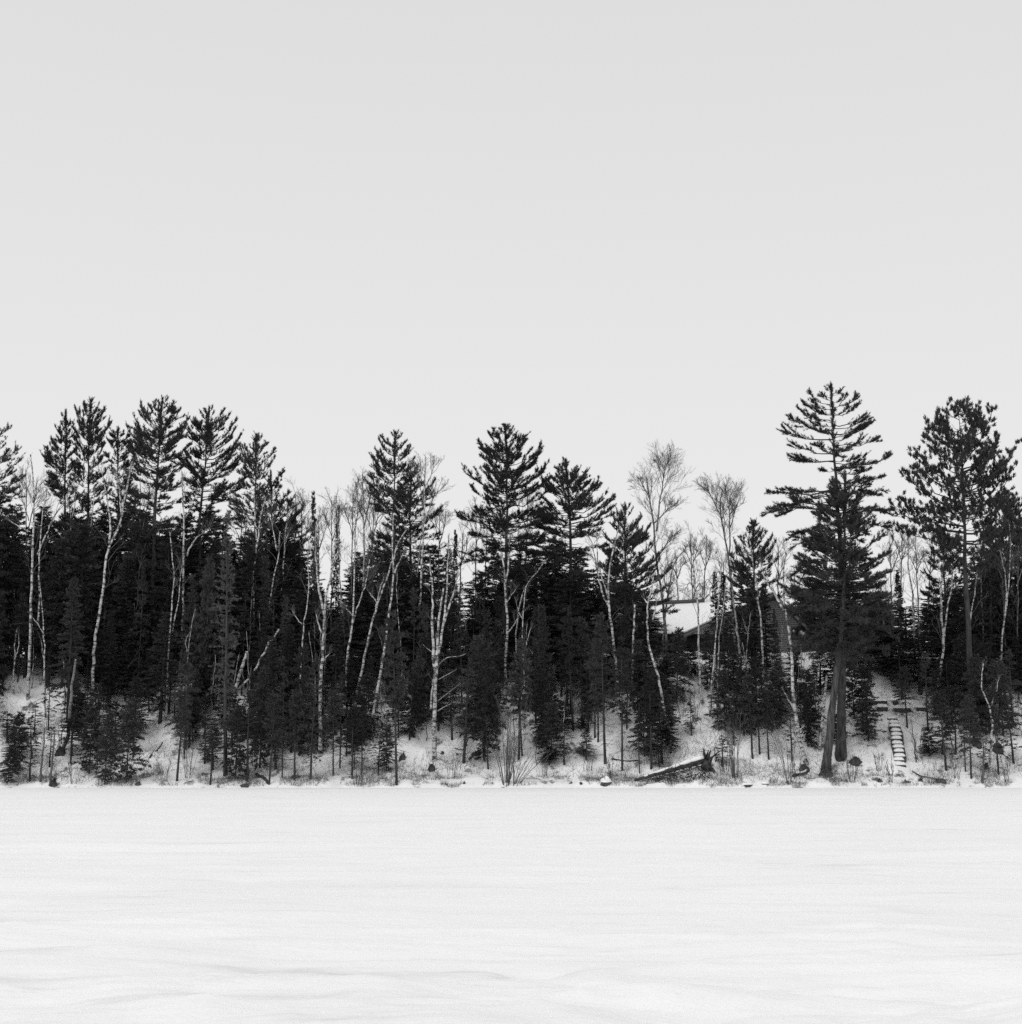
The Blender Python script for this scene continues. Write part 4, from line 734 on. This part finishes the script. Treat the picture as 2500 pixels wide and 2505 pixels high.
# ------------------------------------------------------------------ steps and timber terrace
def pillow(w, d, h, seed, nx=12, ny=7):
    """rounded lump of snow on a w x d footprint"""
    rng = np.random.default_rng(seed); U, V = np.meshgrid(np.linspace(-1, 1, nx), np.linspace(-1, 1, ny))
    k = (1 - np.abs(U) ** 3.2) ** .5 * (1 - np.abs(V) ** 3) ** .5
    Z = h * k * (1 + .3 * (rng.random(U.shape) - .5)); return np.stack((U * w / 2, V * d / 2, Z), -1), nx, ny
def pillow_acc(acc, c, w, d, h, seed, rz=0, slope=0):
    v, nx, ny = pillow(w, d, h, seed); v[..., 2] += slope * v[..., 0]; ca, sa = math.cos(rz), math.sin(rz)
    v = np.stack((v[..., 0] * ca - v[..., 1] * sa, v[..., 0] * sa + v[..., 1] * ca, v[..., 2]), -1) + np.asarray(c)
    i, j = np.meshgrid(np.arange(ny - 1), np.arange(nx - 1), indexing='ij')
    acc.add(v, None, np.stack((i * nx + j, i * nx + j + 1, (i + 1) * nx + j + 1, (i + 1) * nx + j), -1)); return acc
def stairs():
    ys = [1877, 1867, 1857, 1847, 1838, 1828, 1818, 1809, 1799, 1790, 1777, 1768]; xs = np.interp(ys, [1768, 1790, 1877], [2184, 2187, 2204])
    P0 = [on_ground(x, y) for x, y in zip(xs, ys)]; b = P0[0]; zs = np.linspace(P0[0][2], P0[-1][2], 12); yy = np.linspace(P0[0][1], P0[-1][1], 12); xx = np.array([p[0] for p in P0])
    zs = np.maximum(zs, [float(ground_z(x, y)) - .02 for x, y in zip(xx, yy)])
    root = thing('staircase', 'narrow timber steps capped with snow climbing the bank at right', 'stairs', b)
    for k in range(12):
        c = np.array((xx[k] + .03 * math.sin(k * 5.1), yy[k], zs[k] + .02 * math.sin(k * 2.3))) - b; wd = .66 + .05 * math.sin(k * 3.7)
        st = link('step', Acc().box(c + (0, .10, -.01), (wd, .20, .15), .05 * math.sin(k * 7.7)).mesh('step', M['wood']), root)
        a = Acc(); pillow_acc(a, c + (0, .27, .10), wd + .03, .60, .19, k); a.box(c + (0, .30, .085), (wd - .04, .54, .045)); link('snow_cap', a.mesh('snow_cap', M['snow'], False), st)
    for s in (-1, 1):
        pts = np.array([(xx[k] + s * .37, yy[k] + .12, zs[k] - .02) for k in range(1, 10)]) - b
        link('stringer', Acc().tube(pts, np.full(9, .055), 5).mesh('stringer', M['wood']), root)
stairs()
def timber(label, px0, px1, py, h, seed):
    a, c = on_ground(px0, py), on_ground(px1, py); m = (a + c) / 2; Lh = abs(c[0] - a[0]); rz = math.atan2(c[1] - a[1], c[0] - a[0])
    root = thing('retaining_timber', label, 'timber', m, 'snow-capped retaining timbers above the steps')
    for k in range(2): link('beam', Acc().box((0, .14 + .02 * k, -.05 + k * (h * .52)), (Lh - .03 * k, .24, h * .5), rz).mesh('beam', M['wood']), root)
    s = Acc(); pillow_acc(s, (0, .38, h * .70), Lh + .14, .95, .22, seed, rz); s.box((0, .40, h * .66), (Lh * .97, .62, .12), rz); link('snow_cap', s.mesh('snow_cap', M['snow'], False), root)
timber('upper left retaining timber, dark under its snow, above the steps', 2138, 2172, 1728, .40, 1)
timber('short upper right timber stub above the steps', 2187, 2198, 1727, .40, 2)
timber('lower left retaining timber directly left of the stair head', 2146, 2173, 1744, .42, 3)
timber('lower right retaining timber, long, right of the stair head', 2186, 2230, 1743, .40, 4)
timber('far right retaining timber reaching toward the twin V birch', 2242, 2270, 1741, .38, 5)

# ------------------------------------------------------------------ fallen log, boulders, shrubs, dry grass
def fallen_log():
    p0 = on_ground(1553, 1917); p1 = P(1712, 1862, p0[1] + 1.2); b = p0.copy(); rng = np.random.default_rng(9)
    root = thing('fallen_log', 'fallen tree with snow along its trunk and an upturned root plate by the shore', 'log', b)
    ln = resample([p0 + (0, 0, .06), (p0 + p1) / 2 + (0, 0, .03), p1, p1 + (p1 - p0) * .06], 16) - b
    link('trunk', Acc().tube(ln, np.linspace(.08, .24, 16), 9, wob=.14, rng=rng).mesh('trunk', M['dead_wood'], True), root)
    sn = Acc(); up = ln + UP * (np.linspace(.08, .24, 16)[:, None] * .62); keep = slice(2, 16)
    sn.tube(up[keep], (np.linspace(.07, .22, 16) * (.72 + .3 * rng.random(16)))[keep], 7, wob=.25, rng=rng); link('snow_cap', sn.mesh('snow_cap', M['snow'], True), root)
    pc = ln[-1] + np.array((.12, 0, -.25)); rp = Acc(); th = np.linspace(0, 6.283, 15)[:-1]
    n = 14; rr = rng.uniform(.45, .75, n); ring = np.stack((.16 * rng.normal(size=n), np.cos(th) * rr * .8, np.sin(th) * rr * .85), -1)
    v = np.concatenate((ring + pc + (.2, 0, 0), ring * np.array((1, .72, .72)) + pc - (.12, 0, 0), [pc + (.34, 0, 0), pc - (.2, 0, 0)]))
    rp.add(v, [(k, (k + 1) % n, 2 * n) for k in range(n)] + [(n + (k + 1) % n, n + k, 2 * n + 1) for k in range(n)], [(k, n + k, n + (k + 1) % n, (k + 1) % n) for k in range(n)])
    for k in range(26):
        a = rng.uniform(0, 6.283); d = np.array((.35 * rng.normal(), .75 * math.cos(a), math.sin(a))); s = pc + d * .4
        rp.tube(np.array((s, s + d * .35 + rng.normal(size=3) * .06, s + d * rng.uniform(.5, .95) + rng.normal(size=3) * .12 - UP * .1)), (.06, .04, .012), 5)
    for e, w_ in (((-.10, 0, .95), .10), ((.32, -.1, .85), .12), ((.75, -.2, -.75), .11), ((.55, 0, -.4), .1)):     # broken root spikes
        e = np.array(e); rp.tube(np.array((pc, pc + e * .5, pc + e * 1.05)), (w_ * 1.5, w_, .02), 6)
    link('root_plate', rp.mesh('root_plate', M['dead_wood'], False), root)
    db = Acc()
    for k in range(150):
        x = rng.uniform(.6, 4.6); s = np.array((x, rng.uniform(-.3, .3), 0)); z = np.interp(x, ln[:, 0], ln[:, 2]); s[2] = rng.uniform(-.1, max(.05, z - .1)); d = rng.normal(size=3) * np.array((.35, .2, .25))
        db.tube(np.array((s, s + d * .5, s + d)), (.03, .022, .008), 4)
    link('root_debris', db.mesh('root_debris', M['dead_wood']), root)
fallen_log()
def log(label, x0, y0, x1, y1, r, snow=True):
    a, c = on_ground(x0, y0), on_ground(x1, y1); rng = np.random.default_rng(int(x0)); root = thing('fallen_log', label, 'log', a)
    ln = resample([a, c], 9); ln[:, 2] = ground_z(ln[:, 0], ln[:, 1]) + r * .5; ln[1:-1, 2] = (ln[:-2, 2] + ln[1:-1, 2] + ln[2:, 2]) / 3; ln = ln - a
    link('trunk', Acc().tube(ln, np.linspace(r, r * .7, 9), 7, wob=.15, rng=rng).mesh('trunk', M['dead_wood'], True), root)
    if snow: link('snow_cap', Acc().tube(ln[1:-1] + UP * r * .6, np.linspace(r, r * .7, 9)[1:-1] * .75, 6, wob=.25, rng=rng).mesh('snow_cap', M['snow'], True), root)
log('short snow-topped log at the foot of the big bright birch', 1942, 1903, 1977, 1886, .13)
log('thin dark log lying on the snow left of the fallen tree', 1496, 1863, 1562, 1862, .07)
log('dark slanting trunk fallen onto the ice below the snapped birch', 628, 1898, 656, 1923, .13, False)
log('bare leaning branch in the left snow gully', 366, 1856, 398, 1820, .05, False)
log('thin bent branch crossing the slope right of the steps', 2232, 1890, 2300, 1908, .05, False)

def boulder(label, px, py, wpx, hpx, snow, seed, name='boulder', cat='boulder', mat='rock', grp='dark boulders and root mounds along the shore'):
    b = on_ground(px, py); rng = np.random.default_rng(seed); sx, sz = .85 * wpx / F_PX * b[1] / 2, .85 * hpx / F_PX * b[1]
    root = thing(name, label, cat, b - UP * sz * (.5 if snow else .25), grp); nu, nv = 14, 9; a = Acc(); U, V = np.meshgrid(np.arange(nu) * 6.283 / nu, np.linspace(-.5, 1.5, nv))
    r = 1 + .5 * fbm(np.cos(U) * 1.6 + seed, np.sin(U) * 1.6 + V, 3, seed); c = np.cos(V); v = np.stack((np.cos(U) * c * r * sx, np.sin(U) * c * r * sx * .8, np.sin(V) * sz * r - .05), -1)
    i, j = np.meshgrid(np.arange(nv - 1), np.arange(nu), indexing='ij'); j2 = (j + 1) % nu; a.add(v, None, np.stack((i * nu + j, i * nu + j2, (i + 1) * nu + j2, (i + 1) * nu + j), -1))
    link('stone' if mat == 'rock' else 'root_mass', a.mesh('stone', M[mat], False), root)
    if snow:
        s = Acc(); Vs = V[4:] ; vv = v[4:] * np.array((1.08, 1.1, 1.0)) + np.array((0, 0, .05)); vv[0, :, 2] -= .05; ii, jj = np.meshgrid(np.arange(nv - 5), np.arange(nu), indexing='ij'); jk = (jj + 1) % nu
        s.add(vv, None, np.stack((ii * nu + jj, ii * nu + jk, (ii + 1) * nu + jk, (ii + 1) * nu + jj), -1)); link('snow_cap', s.mesh('snow_cap', M['snow'], True), root)
    else:
        t_ = Acc(); n = 26; az = rng.uniform(0, 6.283, n); el = rng.uniform(0, 1.4, n); d = np.stack((np.cos(az) * np.cos(el) * sx, np.sin(az) * np.cos(el) * sx, np.sin(el) * sz), -1)
        t_.prisms(d * .8, d * rng.uniform(1.1, 1.6, (n, 1)), .018, .006); tag(link('rootlets', t_.mesh('rootlets', M['dead_wood']), root), kind='stuff')
for k, (lab, px, py, w_, h_, s_) in enumerate([('snow-capped boulder at the ice edge, right of the shore shrub', 1480, 1918, 34, 22, True), ('small dark stone left of the snow-capped boulder', 1397, 1918, 12, 7, False), ('small dark stone midway to the snow-capped boulder', 1421, 1918, 8, 6, False), ('flat snowy boulder at the ice edge below the right shrub', 1826, 1919, 36, 9, True), ('second flat snowy boulder, nearer the big bright birch', 1872, 1918, 26, 8, True),
     ('dark mound at the right foot of the two big pine trunks', 2094, 1872, 38, 22, False), ('dark root ball at the foot of the leaning pine', 2020, 1899, 40, 26, False), ('dark root mound under the big bright birch', 1968, 1884, 34, 22, False), ('dark boulder at the ice edge right of the steps', 2302, 1914, 34, 11, False), ('round dark boulder beside the zigzag birch', 2442, 1836, 32, 28, False), ('dark boulder above the zigzag birch foot', 2390, 1828, 28, 18, False), ('dark mound at the foot of the birch clump', 1056, 1884, 26, 20, False),
     ('dark round boulder left of the birch clump', 985, 1856, 24, 20, False), ('dark stump mound under the peeling snag', 148, 1846, 30, 26, False), ('dark hollow-sided stone left of the gully', 190, 1772, 44, 16, True), ('stone at the ice edge left of the gully', 338, 1922, 16, 10, False), ('stump mound beside the thin dark shore stem', 132, 1924, 22, 24, False), ('dark stone below the steps', 2218, 1916, 24, 8, False), ('small dark stone at the ice edge left of the steps', 2152, 1916, 14, 9, False), ('dark stone above the ice right of the steps', 2252, 1912, 14, 10, False),
     ('dark pair of stones above the fallen log, left', 1664, 1828, 12, 9, True), ('dark pair of stones above the fallen log, right', 1683, 1828, 11, 10, True), ('flat dark stone just above the fallen log', 1676, 1846, 18, 8, True), ('dark stone at the ice edge below the small firs, centre left', 600, 1922, 30, 7, False), ('dark stump by the zigzag birch foot', 2414, 1884, 20, 18, False), ('tiny dark stone on the open snow right of the birch clump', 1135, 1920, 9, 6, False), ('dark clump on the snow right of the birch clump foot', 1082, 1845, 12, 8, False)]):
    rk = s_ or 'stone' in lab or 'boulder' in lab
    boulder(lab, px, py, w_, h_, s_, 50 + k, 'boulder' if rk else 'root_mound', 'boulder' if rk else 'root mound', 'rock' if rk else 'dead_wood')

def shrub(label, px, py, stems, Hpx, spread, seed, mat='dark_twig', r=.018, lean=0):
    b = on_ground(px, py); rng = np.random.default_rng(seed); H = Hpx / F_PX * b[1]; root = thing('bare_shrub', label, 'shrub', b, 'leafless shrubs along the shore'); st, tw = Acc(), Acc(); br = []
    for k in range(stems):
        az = rng.uniform(0, 6.283); s = spread * rng.uniform(.2, 1.1); h = H * rng.uniform(.55, 1.05); o = np.array((math.cos(az), math.sin(az) * .6, 0)) * .15
        e = o + np.array((math.cos(az) * s * h + lean * h, math.sin(az) * s * h * .7, h)); c = (o + e) / 2 + np.array((-.1 * math.cos(az) * h * s, 0, .1 * h)); ln = bez(o - UP * .1, c, e, 6); ln[1:] += rng.normal(size=(5, 3)) * .03
        st.tube(ln, np.linspace(r, r * .35, 6), 4, cap=False); br.append(resample(ln, 6))
    c = grow(np.array(br), 4, .5, .30, rng, t0=.3); d = grow(c, 3, .5, .5, rng); seg(tw, c, .009, .006); seg(tw, d, .006, .004)
    link('stem_cluster', st.mesh('stem_cluster', M[mat]), root); tag(link('twig_spray', tw.mesh('twig_spray', M[mat]), root), kind='stuff')
shrub('fan-shaped bare shrub on the shoreline at the centre', 1238, 1922, 17, 190, .30, 1, r=.026)
shrub('low shrub of arching stems right of the centre shore shrub', 1262, 1924, 9, 80, .75, 2, lean=.5, r=.022)
shrub('upright bare shrub right of the fallen log', 1798, 1905, 11, 170, .28, 3, r=.022)
shrub('small bare shrub between the log shrub and the flat boulder', 1775, 1890, 6, 130, .3, 4)
shrub('dark stemmed shrub at the ice below the big bright birch', 1932, 1922, 6, 150, .35, 5, r=.02)
for k, (px, py, h, n, lab) in enumerate([(2180, 1915, 60, 8, 'low shrub at the ice below the steps'), (2085, 1915, 70, 9, 'low shrub right of the leaning pine foot'), (2250, 1860, 90, 9, 'shrub beside the steps'), (2150, 1890, 55, 8, 'small shrub left of the lowest step'), (2340, 1912, 60, 8, 'low shrub at the ice right of the dark boulder'), (1640, 1910, 50, 8, 'brushy shrub under the fallen log'), (1500, 1905, 60, 6, 'thin shrub right of the snow-capped boulder'), (1440, 1890, 60, 6, 'thin shrub behind the snow-capped boulder'), (1105, 1905, 60, 6, 'thin shrub right of the birch clump'), (870, 1920, 60, 6, 'sprawling shrub left of the shore pole'), (880, 1915, 90, 5, 'leaning thin shrub left of the shore pole'),
      (460, 1905, 100, 8, 'tangled shrub in the left snow gully'), (400, 1915, 60, 7, 'grassy shrub at the foot of the left gully'), (180, 1922, 60, 7, 'low shrub near the left shore stem'), (250, 1922, 50, 6, 'twiggy shrub at the ice among the left firs'), (1700, 1770, 80, 9, 'brush on the snow slope below the roof'), (1670, 1760, 90, 9, 'brush left of the birch before the roof'), (1950, 1910, 60, 6, 'thin shrub by the short snow-topped log'), (2465, 1915, 70, 8, 'low shrub at the right edge of the shore'), (2000, 1640, 80, 6, 'thin saplings of brush on the bank crest by the leaning pine'), (1960, 1650, 90, 6, 'brush on the bank crest right of the big birch'), (1330, 1900, 60, 6, 'thin shrub right of the arching shore shrub')]):
    shrub(lab, px, py, n, h, .35, 20 + k, r=.014)
def dark_stem(label, pts, w_, base):
    bare_tree(label, [pts], base=base, w=w_, n1=4, L1=.7, n2=3, n3=2, mat='dark_twig', tmat='dark_twig', name='young_tree', cat='sapling', u0=.3, taper=.4)
dark_stem('thin dark stem rising from the ice edge at lower left', [(120, 1915), (128, 1860), (131, 1790)], 8, (122, 1924))
dark_stem('dark pole left of the thin lower-left stem', [(98, 1905), (105, 1830), (108, 1780)], 7, (97, 1912))
dark_stem('slim dark sapling at the ice right of the steps', [(2403, 1905), (2406, 1870), (2408, 1840)], 8, (2402, 1918))
dark_stem('slim sapling right of the zigzag birch', [(2440, 1890), (2441, 1800), (2440, 1720)], 5, (2441, 1895))

def dry_grass():
    rng = np.random.default_rng(5); n = 60000; px = rng.uniform(-60, 2560, n); t = np.abs(rng.normal(size=n)) ** 1.1 * 2.2 + .15; x = (px - 1250) / F_PX * 93
    Y = shore(x) + t; keep = (fbm(x * .8, Y * .8, 3, 61) > .02) & (t < 14); x, Y = x[keep], Y[keep]; n = len(x); p = np.stack((x, Y, ground_z(x, Y) - .02), -1)
    a = Acc(); a.needles(p, UP + rng.normal(size=(n, 3)) * .38, rng.uniform(.12, .35, n) * (1 + 1.6 * (rng.random(n) < .12)), rng.uniform(.010, .02, n), rng)
    o = link('dry_grass', a.mesh('dry_grass', M['grass'])); tag(o, 'dry grass and weed stalks poking through the shore snow', 'grass', kind='stuff')
dry_grass()
def brushwood():
    rng = np.random.default_rng(15); n = 17000; px = rng.uniform(-80, 2580, n); t = rng.uniform(.6, 17, n); x = (px - 1250) / F_PX * 97; Y = shore(x) + t
    keep = fbm(x * .35, Y * .35, 3, 66) > -.05; x, Y = x[keep], Y[keep]; n = len(x); p = np.stack((x, Y, ground_z(x, Y) - .03), -1)
    d = UP * .8 + rng.normal(size=(n, 3)) * np.array((.7, .4, .4)); L = rng.uniform(.25, 1.1, n)[:, None]; m = p + d * L * .5 + rng.normal(size=(n, 3)) * .05; e = p + d * L
    a = Acc(); a.needles(p, m - p, np.linalg.norm(m - p, axis=1) * 1.4, .022, rng); a.needles(m, e - m, np.linalg.norm(e - m, axis=1), .016, rng)
    o = link('brushwood', a.mesh('brushwood', M['dark_twig'])); tag(o, 'thin dead twigs and brush covering the snowy bank', 'brush', kind='stuff')
brushwood()
